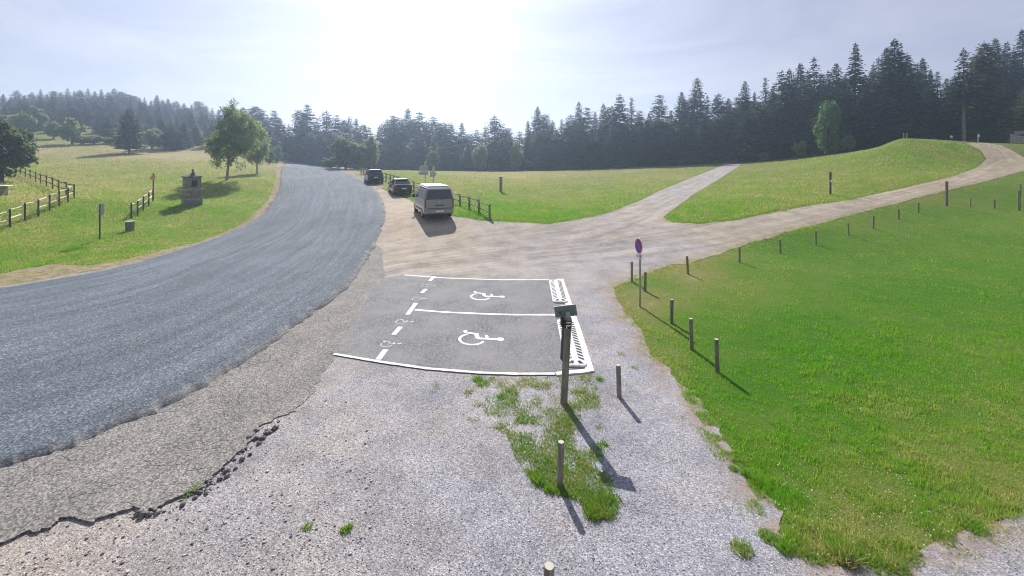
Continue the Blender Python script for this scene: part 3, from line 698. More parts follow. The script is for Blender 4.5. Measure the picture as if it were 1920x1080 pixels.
sets.append(field(150000, 1180, 2250, 620, 1110, lawn_rag, 43, lambda X, Y: np.full(len(X), .022), lambda X, Y: .013+.0004*Y, lean=1.5, dens=lambda x, y, X, Y: np.clip((vnoise(X, Y, .16, 22)*.6+vnoise(X, Y, .6, 23)*.4-.36)*3, 0, 1)))
def edge_field(line, n, spread, seed, h, wd, bias=0.0, off=.006):
    p = densify(line, 3, False); r = np.random.default_rng(seed); k = r.integers(0, len(p)-1, n); X, Y, Z = ground(p[:, 0], p[:, 1]); q = np.c_[X, Y]
    t = np.gradient(q, axis=0); t /= np.hypot(*t.T)[:, None]+1e-9; nn = np.c_[-t[:, 1], t[:, 0]]
    a = q[k]+nn[k]*(r.normal(bias, spread, (n, 1)))+t[k]*r.normal(0, .1, (n, 1)); X, Y = a[:, 0], a[:, 1]
    m = (vnoise(X, Y, .20, 44)*.6+vnoise(X, Y, .8, 45)*.4) > .50; X, Y = X[m], Y[m]; x, y = pix(X, Y, gz(X, Y))
    return blades(X, Y, h*r.uniform(.5, 1.3, len(X)), wd+.0010*Y, np.clip(idw(DRY, x, y)+r.normal(.12, .15, len(X)), 0, 1), seed+1, 1.0, off)
sets.append(edge_field(LAWN_EDGE[6:30], 26000, .17, 81, .035, .008)); sets.append(edge_field(LAWN_EDGE[20:44], 20000, .16, 82, .035, .008)); sets.append(edge_field(LAWN_EDGE[2:14], 9000, .35, 83, .05, .01))
grow('lawn_grass', 'short lush green lawn on the right sprinkled with clover', sets, MT['blade'])
# daisies / clover heads as tiny pale tufts
LEFT = np.array(V_OUT[::-1]+[(560,299.5),(500,297),(400,276),(300,270),(100,258),(0,246),(-800,232)])
sets = [field(330000, -700, 560, 300, 570, LEFT, 51, lambda X, Y: .02+.06*vnoise(X, Y, .4, 9)*vnoise(X, Y, 1.9, 10)*1.8+.0014*Y, lambda X, Y: .008+.0013*Y, bias=1.0),
        field(110000, -700, 545, 245, 380, LEFT, 52, lambda X, Y: .08+.12*vnoise(X, Y, 2.5, 9), lambda X, Y: .01+.0014*Y, lean=.4)]
sets.append(field(26000, -60, 530, 300, 540, np.array(V_OUT+[(a-2, c+1) for a, c in ROAD_L[::-1]]), 53, lambda X, Y: .05+.001*Y, lambda X, Y: .008+.0012*Y, dens=lambda x, y, X, Y: (vnoise(X, Y, .5, 15) > .5)*.8, off=.01))
grow('meadow_grass', 'grass on the left of the road, mown near the road and tall beyond', sets, MT['blade'])
MEAD = np.array([(604,301),(660,318),(690,335),(726,352),(768,372),(830,398),(862,404),(900,411),(960,415),(1030,417),(1090,408),(1150,393),(1200,373),(1250,350),(1300,330),(1345,312),(1360,306.5),(1250,311.5),(1100,317),(950,321),(850,322),(700,318)])
MEADR = np.array([(1395,306),(1356,334),(1314,359),(1276,386),(1248,409),(1262,416),(1310,418),(1375,411),(1430,400),(1500,386),(1600,371),(1700,349),(1790,328),(1830,312),(1847,299),(1836,282),(1800,268.5),(1770,266),(1700,262),(1640,279),(1500,297)])
ht = lambda X, Y: .09+.10*vnoise(X, Y, 2.2, 19)*vnoise(X, Y, 7, 20)*1.5
wt_ = lambda X, Y: .010+.0013*Y
sets = [field(120000, 600, 1365, 300, 420, MEAD, 61, ht, wt_, lean=.45), field(100000, 1240, 1850, 260, 420, MEADR, 62, ht, wt_, lean=.45)]
grow('meadow_grass', 'tall seeding grass of the meadow between the two tracks and the forest', sets, MT['blade'])
sets = [edge_field([tuple(q) for q in MEAD[3:14]], 9000, .35, 85, .07, .012), edge_field([tuple(q) for q in MEADR[0:20]], 14000, .35, 86, .07, .012)]
grow('meadow_grass', 'thin ragged grass along the borders of the stony tracks', sets, MT['blade'])
# clover heads in the lawn
x, y, X, Y, Z = scatter(1100, 1180, 2000, 560, 1050, lawn_rag, 91); k = vnoise(X, Y, 1.6, 92) > .45; X, Y, Z = X[k], Y[k], Z[k]; n = len(X); r = np.random.default_rng(93)
oc = np.array([(1,0,0),(0,1,0),(-1,0,0),(0,-1,0),(0,0,1),(0,0,-1)], float)*.0075; tri = np.array([(0,1,4),(1,2,4),(2,3,4),(3,0,4),(1,0,5),(2,1,5),(3,2,5),(0,3,5)])
co = (oc[None]*r.uniform(.7, 1.4, (n, 1, 1))+np.stack([X, Y, Z+.045], -1)[:, None]).reshape(-1, 3)
tag(arrmesh('clover_flowers', co, (tri[None]+6*np.arange(n)[:, None, None]).reshape(-1, 3), plain('clover_head', (.72,.70,.62), .8, .1)), 'tiny white clover heads dotted over the right lawn', 'flowers', kind='stuff')
# broken lumps of asphalt along the cracked edge
r = np.random.default_rng(95); p = densify(CRACK[10:-1], 4, False); k = r.integers(0, len(p), 110); X, Y, Z = ground(p[k, 0]+r.normal(6, 7, 110), p[k, 1]+r.normal(5, 5, 110)); n = 110
s_ = .012*(6.0**(r.uniform(0, 1, n)**2)); oc = np.array([(1,.2,0),(.2,1,0),(-1,.1,0),(-.2,-1,0),(.3,.3,.75),(-.3,-.2,.7),(0,0,-.5)], float); tri = np.array([(0,1,4),(1,2,4),(2,5,4),(2,3,5),(3,4,5),(3,0,4),(1,0,6),(2,1,6),(3,2,6),(0,3,6)])
an = r.uniform(0, 6.28, n); v = oc[None]*r.uniform(.7, 1.25, (n, 7, 1))*s_[:, None, None]; ca, sa = np.cos(an)[:, None], np.sin(an)[:, None]
co = np.stack([v[..., 0]*ca-v[..., 1]*sa+X[:, None], v[..., 0]*sa+v[..., 1]*ca+Y[:, None], v[..., 2]+.006+s_[:, None]*.3], -1).reshape(-1, 3)
tag(arrmesh('asphalt_rubble', co, (tri[None]+7*np.arange(n)[:, None, None]).reshape(-1, 3), MT['apron']), 'broken asphalt crumbs along the cracked edge of the old asphalt', 'rubble', kind='stuff')
# weed patch round the wooden sign post
WP = np.array([(800,715),(840,707),(878,706),(960,708),(1050,708),(1112,702),(1124,745),(1128,800),(1142,850),(1150,905),(1166,945),(1150,975),(1112,978),(1085,940),(1040,930),(1000,905),(968,865),(950,815),(880,790)])
def weed_d(x, y, X, Y):
    c = np.exp(-(((x-1075)/80)**2))*.75+.16+.25*np.clip((y-820)/100, 0, 1); q = vnoise(X, Y, .22, 33)*.65+vnoise(X, Y, .7, 34)*.35
    return np.clip((q-.57+c*.40)*3.2, 0, 1)
sets = [field(64000, 790, 1180, 700, 985, WP, 71, lambda X, Y: .018+.045*vnoise(X, Y, .3, 35), lambda X, Y: .014+.001*Y, lean=1.3, dens=weed_d, off=.004)]
def clump(px, py, n, rad, h, dry, seed, wd=.016):
    r = np.random.default_rng(seed); c = gp(px, py); a = r.uniform(0, 6.28, n); q = rad*np.sqrt(r.uniform(0, 1, n))
    return blades(c.x+np.cos(a)*q, c.y+np.sin(a)*q, h*(1.15-q/rad*.6), np.full(n, wd), np.clip(r.normal(dry, .12, n), 0, 1), seed+1, .9, .004)
for i, (px, py, n, rad, h, dr) in enumerate([(1390,1030,260,.13,.07,.45),(1440,1008,200,.11,.07,.25),(1470,1030,220,.10,.09,.2),(1520,1040,320,.16,.07,.35),(1580,1035,380,.18,.14,.25),(1585,1050,300,.12,.18,.6),(1640,1055,380,.17,.07,.3),
      (1690,1035,360,.20,.07,.3),(1760,1000,280,.18,.07,.35),(1820,985,300,.16,.09,.25),(1420,905,200,.10,.08,.15),(1398,890,160,.08,.07,.1),(1375,880,120,.07,.06,.3),(648,995,120,.07,.06,.3),(655,990,60,.05,.05,.4),(355,925,160,.09,.06,.2),(368,918,120,.06,.07,.15),
      (1680,1064,200,.12,.10,.5),(940,745,140,.10,.07,.15),(905,720,200,.14,.07,.2),(895,712,160,.12,.08,.15),(1165,665,70,.10,.05,.6),(1190,690,60,.08,.05,.55),(1010,905,200,.10,.10,.3),(1030,920,120,.08,.09,.2),(1110,965,240,.11,.10,.15),(1140,940,160,.10,.08,.2),
      (575,990,90,.07,.05,.4),(1124,712,120,.09,.07,.15),(290,470,0,.1,.1,.1)]):
    if n: sets.append(clump(px, py, n, rad, h, dr, 300+i))
grow('weeds', 'green weeds and dry tufts sprouting through the gravel', sets, MT['weed'], 'weeds')

# ------------------------------------------------------------------ trees
def frames(n, r):
    return r.uniform(0, 1, n)
def quads(P, D, Sd, rnd):
    """diamond leaf faces: base P, length vector D, side vector Sd"""
    n = len(P); co = np.stack([P, P+D*.45+Sd, P+D, P+D*.45-Sd], 1).reshape(-1, 3)
    return co, np.arange(4*n).reshape(-1, 4), np.repeat(rnd, 4)
def conifer_meshes(seed, h=12.0, rb=2.3, taper=.85, droop=.35, bare=.04, dens=1.0, thin_top=0.0, tuft=.46, mat='needle', barkm='bark'):
    r = np.random.default_rng(seed); P, D, Sd, rn = [], [], [], []
    z = h*bare
    lump = r.uniform(.75, 1.2, 9)
    while z < h*.985:
        t = z/h; prof = (1-t)**taper
        if t < .18: prof *= .72+.28*t/.18
        L0 = rb*prof*np.interp(t, np.linspace(0, 1, 9), lump)+.10
        nb = max(5, int((8.0+2.0*(1-t))*dens))
        if r.uniform() < thin_top*t: nb = max(2, nb//2)
        a0 = r.uniform(0, 6.28)
        for k in range(nb):
            a = a0+6.283*k/nb+r.normal(0, .25); Lb = L0*r.uniform(.62, 1.18)
            if r.uniform() < .06: Lb *= 1.3
            ca, sa = math.cos(a), math.sin(a); dr = droop*r.uniform(.6, 1.4)*(1-.5*t)
            q = .18*Lb
            while q < Lb:
                f = q/Lb; p = np.array((ca*q, sa*q, z-dr*q+.30*dr*q*f*f+r.normal(0, .06)))
                tl = (1.35-.6*t)*tuft*(1.05-.35*f)*r.uniform(.7, 1.3)*(.55+.45*min(1, L0/1.2))
                for sg in (-1, 1, 0):
                    if sg == 0 and r.uniform() < .45: continue
                    b = a+sg*r.uniform(.5, 1.1); dv = np.array((math.cos(b), math.sin(b), -.30*r.uniform(.2, 1.8)))*tl
                    sd = np.array((-math.sin(b), math.cos(b), r.normal(0, .5)))*tl*.27
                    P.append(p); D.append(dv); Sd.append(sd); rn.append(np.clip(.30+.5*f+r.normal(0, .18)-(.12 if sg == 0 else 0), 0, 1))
                q += .26*r.uniform(.8, 1.25)
        z += h*.0205*r.uniform(.8, 1.3)*(1.15-.45*t)
    for k in range(10):
        a = r.uniform(0, 6.28); P.append(np.array((0, 0, h*(.955+.004*k)))); D.append(np.array((math.cos(a)*.13, math.sin(a)*.13, .18))); Sd.append(np.array((-math.sin(a), math.cos(a), 0))*.04); rn.append(.6)
    co, fc, rnd = quads(np.array(P), np.array(D), np.array(Sd), np.array(rn))
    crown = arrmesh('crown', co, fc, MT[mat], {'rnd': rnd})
    m = MB(); m.tube([(0, 0, -.8), (0, 0, .5), (.03, .02, h*.5), (0, 0, h*.97)], [.020*h**.9, .014*h**.9, .009*h**.9, .012], 8)
    trunk = m.build('trunk', MT[barkm], smooth=True)
    return trunk, crown
def leafy_meshes(seed, h, crownfn, nclump, leaves, lsize, mat, barkm='bark', trunk_r=.13, limbs=9, lean=(0, 0), weep=0.0, base=.25):
    """crownfn(r) -> clump centre and radius; limbs run from the trunk to some clumps"""
    r = np.random.default_rng(seed); cl = [crownfn(r) for _ in range(nclump)]
    P, D, Sd, rn = [], [], [], []
    for c, rad in cl:
        n = int(leaves*r.uniform(.6, 1.3)); v = r.normal(size=(n, 3)); v /= np.linalg.norm(v, axis=1)[:, None]; v *= (r.uniform(.12, 1, (n, 1))**.55)*rad
        v[:, 2] *= .8
        if weep: v[:, 2] -= weep*rad*r.uniform(0, 1, n)**2
        P.append(np.array(c)+v); b = r.uniform(0, 6.28, n); s = lsize*r.uniform(.6, 1.4, n); tz = r.normal(-.35, .5, n)
        D.append(np.c_[np.cos(b)*s, np.sin(b)*s, tz*s]); Sd.append(np.c_[-np.sin(b)*s*.42, np.cos(b)*s*.42, r.normal(0, .35, n)*s])
        rn.append(np.clip(r.normal(.5, .22, n)+r.normal(0, .10), 0, 1))
    co, fc, rnd = quads(np.concatenate(P), np.concatenate(D), np.concatenate(Sd), np.concatenate(rn))
    crown = arrmesh('crown', co, fc, MT[mat], {'rnd': rnd})
    m = MB(); tp = Vector((lean[0], lean[1], h*.8)); m.tube([(0, 0, -.6), (lean[0]*.05, lean[1]*.05, .3), (lean[0]*.35, lean[1]*.35, h*.38), tp], [trunk_r*1.35, trunk_r, trunk_r*.7, trunk_r*.15], 9)
    for k in range(limbs):
        c, rad = cl[(k*7) % len(cl)]; f = r.uniform(base, .6); st = Vector((lean[0]*f, lean[1]*f, h*f*.8)); e = Vector([float(q) for q in c])
        if e.z < st.z+.2: st.z = max(.3, e.z*.6)
        mdl = (st+e)*.5+Vector((r.normal(0, .15), r.normal(0, .15), .2)); m.tube([st, mdl, e], [trunk_r*.4, trunk_r*.25, .012], 6)
    return m.build('trunk', MT[barkm], smooth=True), crown
PROTO = {}
def proto(key, fn):
    if key not in PROTO:
        t, c = fn(); PROTO[key] = (t, c)
        for q in (t, c): C.objects.unlink(q)
    return PROTO[key]
def plant(key, fn, name, label, cat, loc, sx, sz, rz, group=None):
    t, c = proto(key, fn); e = thing(name, label, cat, loc, rz, group); e.scale = (sx, sx, sz)
    for q in (t, c):
        o = q.copy(); C.objects.link(o); o.parent = e
    return e
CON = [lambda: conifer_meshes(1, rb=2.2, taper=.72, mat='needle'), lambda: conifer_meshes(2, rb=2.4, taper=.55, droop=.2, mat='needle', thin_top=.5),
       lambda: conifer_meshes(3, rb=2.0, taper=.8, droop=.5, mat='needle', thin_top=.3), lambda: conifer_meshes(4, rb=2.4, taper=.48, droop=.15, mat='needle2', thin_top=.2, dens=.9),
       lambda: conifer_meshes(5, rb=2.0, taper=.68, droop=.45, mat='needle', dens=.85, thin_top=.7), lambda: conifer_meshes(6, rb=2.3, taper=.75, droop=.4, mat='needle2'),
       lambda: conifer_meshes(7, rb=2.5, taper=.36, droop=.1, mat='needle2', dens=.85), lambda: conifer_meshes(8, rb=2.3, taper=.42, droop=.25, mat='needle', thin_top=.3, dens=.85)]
tr = np.random.default_rng(17)
def conifer(px, Y, top, wf=1.0, kind=None, label=None, group=None, name='spruce_tree', base=None):
    loc = at(px, Y) if base is None else gp(px, base); Y = loc.y; H = topz(top, Y)-loc.z
    if H < 2.0: H = 2.0
    k = int(tr.integers(0, 8)) if kind is None else kind
    w_ = (H/12.0)**.75*1.42*wf*tr.uniform(.88, 1.15)
    return plant('con%d' % k, CON[k], name, label, 'tree', loc, w_, H/12.0, tr.uniform(0, 6.28), group)
LBL_L = 'dark conifer in the hillside forest behind the left meadow'
LBL_C = 'blue grey conifer in the forest wall behind the central meadow'
LBL_R = 'dark tall conifer in the forest behind the two stony tracks on the right'
GL, GC, GR_ = 'conifers of the left hillside forest', 'conifers behind the central meadow', 'conifers of the right hand forest'
# --- left hillside: skyline trees far up, then rows downhill
sky_l = [(-40,176),(-15,180),(6,176),(20,181),(32,169),(46,178),(60,173),(76,167),(88,176),(101,170),(114,172),(127,165),(139,170),(150,168),(165,165),(178,171),(190,167),(203,172),(214,165),(228,171),(240,176),(252,179),(262,184),(271,182),(283,188),(294,178),(305,187),(315,185),(330,189),(345,193),(359,196),(372,189),(385,198),(398,202)]
for x, y in sky_l: conifer(x, tr.uniform(165, 190), y, 1.25, label=LBL_L, group=GL)
def row(x0, x1, n, Yf, topf, lbl, grp, wf=1.1, jx=.35):
    for k in range(n):
        x = x0+(x1-x0)*(k+.5+tr.uniform(-jx, jx))/n
        conifer(x, Yf(x), topf(x)+tr.uniform(-9, 11), wf, label=lbl, group=grp)
row(-60, 420, 26, lambda x: 145+tr.uniform(-5, 5), lambda x: np.interp(x, [0, 200, 300, 420], [188, 186, 198, 212]), LBL_L, GL, 1.2)
row(-60, 430, 24, lambda x: 124+tr.uniform(-4, 4), lambda x: np.interp(x, [0, 200, 300, 430], [202, 202, 212, 222]), LBL_L, GL, 1.2)
row(-80, 410, 20, lambda x: 107+tr.uniform(-3, 5), lambda x: np.interp(x, [0, 200, 300, 410], [214, 222, 228, 232]), LBL_L, GL, 1.15)
# by the road mouth
for x, Y, y in [(410,135,205),(425,140,200),(440,132,204),(456,138,200),(470,128,204),(481,126,198),(492,125,207),(501,128,214),(514,124,207),(524,120,222),(532,124,234),(541,122,232),(548,126,250),(505,112,240),(520,112,258),(535,116,262),(550,118,268),(556,136,258),(546,140,262),(562,150,262)]:
    conifer(x, Y, y, 1.0, label='conifer at the left of the gap where the road enters the forest', group='conifers beside the road gap')
# --- behind the central meadow
sky_c = [(563,205),(577,196),(594,226),(612,207),(632,215),(646,224),(655,218),(668,222),(680,232),(692,238),(712,236),(726,222),(737,216),(745,218),(757,221),(765,203),(776,222),(787,210),(800,226),(812,217),(825,232),(832,228),(846,229),(866,230),(880,250),(894,243),(910,236),(927,215),(941,236),(952,239),(974,246),(990,226),(1008,199),(1022,213),(1036,226),(1053,222),(1070,214),(1085,190),(1101,201),(1116,208),(1131,194),(1147,198),(1162,175),(1184,181),(1200,206),(1217,212),(1236,177),(1258,206),(1278,172),(1292,184),(1307,144),(1326,178),(1347,174),(1366,184),(1384,182)]
for i, (x, y) in enumerate(sky_c):
    Y = np.interp(x, [560, 950, 1200, 1390], [126, 118, 106, 96])+tr.uniform(-2, 9)
    conifer(x, Y, y, 1.0 if x > 1000 else 1.12, kind=[6,3,1,7,3,6,1,5][i % 8] if x < 960 else [0,6,1,4,7,0,3,2][i % 8], label=LBL_C, group=GC)
def low_c(x): return np.interp(x, [560, 620, 690, 760, 880, 950, 1010, 1090, 1200, 1310, 1390], [222, 228, 246, 228, 256, 246, 224, 214, 212, 192, 196])+12
row(556, 1390, 40, lambda x: np.interp(x, [560, 950, 1200, 1390], [114, 109, 97, 88])+tr.uniform(0, 4), lambda x: low_c(x)+8, LBL_C, GC, 1.25)
row(552, 1390, 20, lambda x: np.interp(x, [560, 950, 1200, 1390], [132, 130, 118, 108])+tr.uniform(0, 6), low_c, LBL_C, GC, 1.2)
# --- right hand forest
sky_r = [(1397,151),(1415,172),(1435,143),(1450,160),(1466,131),(1480,129),(1490,146),(1501,118),(1515,132),(1526,106),(1540,138),(1553,131),(1568,118),(1585,140),(1622,140),(1637,120),(1647,106),(1662,88),(1690,96),(1704,104),(1717,118),(1730,108),(1745,130),(1758,132),(1775,146),(1790,140),(1826,107),(1842,96),(1866,72),(1888,77),(1902,92),(1917,54),(1940,66),(1960,80),(1985,60),(2010,75)]
for i, (x, y) in enumerate(sky_r):
    conifer(x, np.interp(x, [1390, 1600, 1920], [90, 82, 84])+tr.uniform(-3, 6), y, .92, kind=[0,2,4,5,1,0,2][i % 7], label=LBL_R, group=GR_)
conifer(1604, 78, 80, .85, kind=2, label='tall narrow spruce standing clear above its neighbours left of the broad dark one')
conifer(1677, 72, 73, 1.25, kind=0, label='broad dark spruce with the highest crown just left of the grassy mound top')
def low_r(x): return np.interp(x, [1390, 1500, 1600, 1680, 1760, 1850, 2000], [190, 165, 150, 130, 165, 140, 120])
row(1395, 2030, 24, lambda x: np.interp(x, [1390, 1500, 1600, 1700, 1920], [86, 80, 73, 70, 78])+tr.uniform(0, 3), lambda x: low_r(x)+14, LBL_R, GR_, 1.1)
row(1395, 2040, 18, lambda x: np.interp(x, [1390, 1600, 1920], [100, 94, 98])+tr.uniform(0, 5), low_r, LBL_R, GR_, 1.2)
def bare_con(): return conifer_meshes(21, rb=1.8, taper=.75, droop=.5, bare=.42, thin_top=.3, mat='needle', barkm='barkpale', dens=.8)
e = plant('bare', bare_con, 'spruce_tree', 'spruce with a long bare pale trunk beside the bend of the track', 'tree', at(1807, 66), 1.9, (topz(90, 66)-at(1807, 66).z)/12, .5)
def lit_con(): return conifer_meshes(22, rb=2.5, taper=.5, droop=.6, bare=.05, mat='needle3', tuft=.5, dens=1.1)
plant('lit', lit_con, 'cypress_tree', 'large sunlit yellowish green conifer behind the bend of the track', 'tree', at(1845, 68.5), 1.45, (topz(76, 68.5)-at(1845, 68.5).z)/12, 1.2)
plant('lit', lit_con, 'cypress_tree', 'golden brown lit conifer branches at the right edge beside the wooden hut', 'tree', at(1935, 71), 1.05, (topz(150, 71)-at(1935, 71).z)/12, 2.9)
# --- single trees of the left field
def ball(rx, ry, z0, z1, rad):
    def fn(r):
        v = r.normal(size=3); v /= np.linalg.norm(v); q = r.uniform(.25, 1)**.5
        zc, zr = (z0+z1)/2, (z1-z0)/2
        return (v[0]*rx*q, v[1]*ry*q, zc+v[2]*zr*q), rad*r.uniform(.6, 1.25)
    return fn
def bush_a(): return leafy_meshes(31, 4, ball(1.6, 1.5, .5, 3.6, .62), 46, 95, .26, 'broad')
def bush_b(): return leafy_meshes(32, 4, ball(1.5, 1.5, .4, 3.7, .5), 52, 85, .24, 'broad', weep=.3)
def bush_lit(): return leafy_meshes(33, 4, ball(1.25, 1.2, .3, 3.8, .48), 60, 90, .20, 'broadlit')
def bush(px, base, top, wpx, lab, fn='a', Y=None, name='bush', grp=None):
    loc = gp(px, base) if Y is None else at(px, Y); H = topz(top, loc.y)-loc.z; W = wpx*loc.y/F
    f = {'a': bush_a, 'b': bush_b, 'lit': bush_lit}[fn]
    return plant('bush'+fn, f, name, lab, 'tree' if 'tree' in name else 'bush', loc, W/3.8, H/4.1, tr.uniform(0, 6.28), grp)
bush(44, 0, 207, 40, 'rounded grey green broadleaf tree in front of the hillside forest at far left', Y=103, name='broadleaf_tree')
bush(68, 0, 196, 38, 'taller broadleaf tree just right of the rounded one at the hillside forest edge', 'b', Y=106, name='broadleaf_tree')
bush(14, 0, 214, 40, 'half hidden broadleaf tree at the hillside forest edge at the left border', 'b', Y=104, name='broadleaf_tree')
bush(100, 0, 226, 27, 'small round bush at the forest edge left of the big bushy tree', 'a', Y=97)
bush(135, 0, 218, 44, 'big bushy tree at the forest edge left of the lone spruce', 'b', Y=92, name='broadleaf_tree')
bush(285, 0, 237, 40, 'round green bush just right of the lone spruce', 'a', Y=94)
bush(176, 0, 252, 30, 'low pale shrub between the big bushy tree and the lone spruce', 'a', Y=95)
bush(155, 0, 252, 22, 'low shrub at the foot of the big bushy tree', 'b', Y=93)
bush(206, 0, 256, 26, 'low wide shrub just left of the lone spruce', 'a', Y=98)
conifer(322, 96, 234, 1.5, 5, label='small full conifer right of the round green bush', base=None)
conifer(346, 100, 228, 1.2, 0, label='slim conifer at the end of the forest edge left of the birch')
def lone(): return conifer_meshes(24, rb=3.0, taper=.55, droop=.15, bare=.13, mat='needle', dens=1.1, thin_top=.3)
loc = gp(242, 288); plant('lone', lone, 'spruce_tree', 'lone dark spruce standing out in the left field', 'tree', loc, (56*loc.y/F)/6.0, (topz(201, loc.y)-loc.z)/12, 1.0)
def dark_tree(): return leafy_meshes(35, 6, ball(2.6, 2.4, .9, 6.0, .75), 80, 110, .25, 'pine', limbs=14)
loc = at(4, 45); plant('darktree', dark_tree, 'pine_tree', 'dark bushy pine behind the log fence at the left edge', 'tree', loc, 1.12, (topz(222, loc.y)-loc.z)/6.2, .4)
# birches by the road: main crown plus side lobe
def birch_crown(r):
    v = r.normal(size=3); v /= np.linalg.norm(v); q = r.uniform(.15, 1)**.5
    if r.uniform() < .20: return (-1.45+v[0]*1.0*q, v[1]*1.0*q, 4.0+v[2]*2.1*q), r.uniform(.35, .62)
    zz = 5.9+v[2]*4.1*q; k = 1.12 if zz < 6.5 else max(.42, 1-(zz-7)*.19)
    return (1.25+.0*zz+v[0]*2.15*q*k-(.5 if zz > 8.4 else 0), v[1]*1.8*q*k, zz), r.uniform(.35, .72)
def birch(): return leafy_meshes(41, 10, birch_crown, 215, 75, .16, 'birchleaf', 'birchbark', .15, 16, lean=(1.1, 0), weep=1.1, base=.35)
loc = gp(425, 338); plant('birch', birch, 'birch_tree', 'tall light green birch with drooping twigs at the left of the road', 'tree', loc, loc.y/50*1.0, (topz(178, loc.y)-loc.z)/10.3, 0.0)
def birch2(): return leafy_meshes(42, 7, ball(1.6, 1.5, 1.0, 6.8, .55), 90, 80, .18, 'birchleaf', 'birchbark', .12, 10, weep=.8)
loc = at(482, 68); plant('birch2', birch2, 'birch_tree', 'smaller birch just behind the tall one beside the road', 'tree', loc, 1.15, (topz(216, 68)-loc.z)/7.3, 1.0)
bush(520, 0, 272, 26, 'bright roadside bush where the road goes into the forest', 'lit', Y=104)
bush(505, 0, 276, 20, 'low green bush next to the smaller birch by the road', 'a', Y=92)
bush(535, 0, 284, 22, 'low bright bush at the left road edge by the gap in the trees', 'lit', Y=112)
# round bushes right of the road and others along the meadow edge
bush(648, 0, 252, 58, 'large round pale green bush at the right side of the far road', 'a', Y=84)
bush(692, 0, 251, 38, 'upright pale green bush just right of the large round one', 'b', Y=86)
bush(672, 0, 268, 36, 'low bush filling the gap between the two pale green bushes', 'a', Y=83)
bush(812, 0, 281, 34, 'small pale bush at the meadow edge above the road signs', 'lit', Y=106)
bush(620, 0, 292, 30, 'low shrub at the foot of the large round bush near the road', 'a', Y=86)
bush(900, 0, 268, 30, 'pale green young tree at the meadow edge behind the lone meadow post', 'a', Y=106, name='broadleaf_tree')
bush(966, 0, 262, 30, 'grey green young tree at the meadow edge right of the lone meadow post', 'b', Y=106, name='broadleaf_tree')
bush(1553, 0, 186, 56, 'bright leafy young tree in front of the dark right forest', 'lit', Y=72, name='broadleaf_tree')
bush(1500, 0, 262, 24, 'small green shrub at the foot of the right forest, left of the bright young tree', 'a', Y=77)
bush(1433, 0, 284, 26, 'small shrub at the forest edge above the top of the left stony track', 'lit', Y=82)
bush(1590, 0, 250, 26, 'dark green shrub right of the bright leafy young tree', 'b', Y=71)

# ------------------------------------------------------------------ wooden bollards
def bollard_mesh(m, h, r, n=14):
    rings = [[(rr*math.cos(6.283*k/n), rr*math.sin(6.283*k/n), z) for k in range(n)] for rr, z in ((r*1.03, -.25), (r*1.02, .02), (r*.98, h*.5), (r, h-.012), (r*.88, h))]
    m.loft(rings, 0, True, False); m.add([(p[0], p[1], p[2]+.002) for p in rings[-1]], [tuple(range(n))], 1)
    return m
_bm = bollard_mesh(MB(), .62, .046).build('wooden_bollard', [MT['post'], MT['endgrain']])
def bollard(px, base, top, label, first=[True], wf=1.0):
    loc = gp(px, base); h = topz(top, loc.y)-loc.z
    if first[0]: o = _bm; first[0] = False
    else: o = _bm.copy(); C.objects.link(o)
    o.location = loc; o.scale = (wf, wf, h/.62); o.rotation_euler = (random.uniform(-.045, .045), random.uniform(-.045, .045), random.uniform(0, 6))
    return tag(o, label, 'bollard', 'wooden bollards along the gravel')
for a in [(1049.5,911,829,'wooden bollard with a long shadow in the weeds in front of the sign post'),
          (1161,745,684,'wooden bollard standing alone in the gravel right of the corner of the kerb'),
          (1345,698,637,'tallest looking bollard at the lawn edge, nearest of the row under the round sign'),
          (1297,655,597,'pale topped bollard at the lawn edge, second of the near row towards the round sign'),
          (1259.5,606,562,'bollard at the lawn edge just right of the foot of the round sign post'),
          (1209.5,546,510,'bollard in the grass right behind the round sign post'),
          (1185,529,490,'bollard left of the round sign at the tip of the lawn'),
          (1290,514,480,'dark bollard by a bare earth patch at the far tip of the lawn'),
          (1386.5,492,462,'bollard at the lawn edge where the right track begins'),
          (1463,475,449,'bollard along the right track, second from the start of the track'),
          (1530,459,433,'bollard along the track, third from the start of the track'),
          (1591,441,417,'bollard along the track, fourth from the start of the track'),
          (1637.5,429,405,'bollard along the track, fifth from the start of the track'),
          (1685,411,391,'short bollard along the track, last but one before the tall round post'),
          (1722,399,380,'short bollard on the track edge next left of the tall round post'),
          (1819.5,388,371,'short stake in the lawn just right of the tall round post'),
          (1865,391,374,'short stake in the lawn between its twin and the jointed pole at the right edge')]:
    bollard(*a)
o = _bm.copy(); C.objects.link(o); X, Y, Z = ground([1026], [1181]); o.location = (float(X[0]), float(Y[0]), 0.0); o.scale = (1.12, 1.12, 1.0)
tag(o, 'bollard at the very bottom of the view showing only its top', 'bollard', 'wooden bollards along the gravel')
def pole(name, px, base, top, r, label, cat, mat='post', extra=None):
    loc = gp(px, base); h = topz(top, loc.y)-loc.z; m = MB(); bollard_mesh(m, h, r)
    o = m.build(name, [MT[mat], MT['endgrain']], loc=loc); return tag(o, label, cat), loc, h
pole('wooden_post', 1775, 386, 340, .085, 'tall round wooden post on the lawn beside the right track', 'post')
t = thing('marker_post', 'jointed slim wooden pole at the right edge of the lawn', 'post', gp(1911, 395)); h = topz(345, t.location.y)-t.location.z
m = MB(); m.box((0, 0, h*.36), (.12, .12, h*.72+.2), 0.3, 0, .012); m.build('lower_pole', MT['post'], t)
m = MB(); m.box((.0, -.09, h*.79), (.08, .06, h*.42), 0.3, 0, .008); m.build('upper_pole', MT['post'], t)
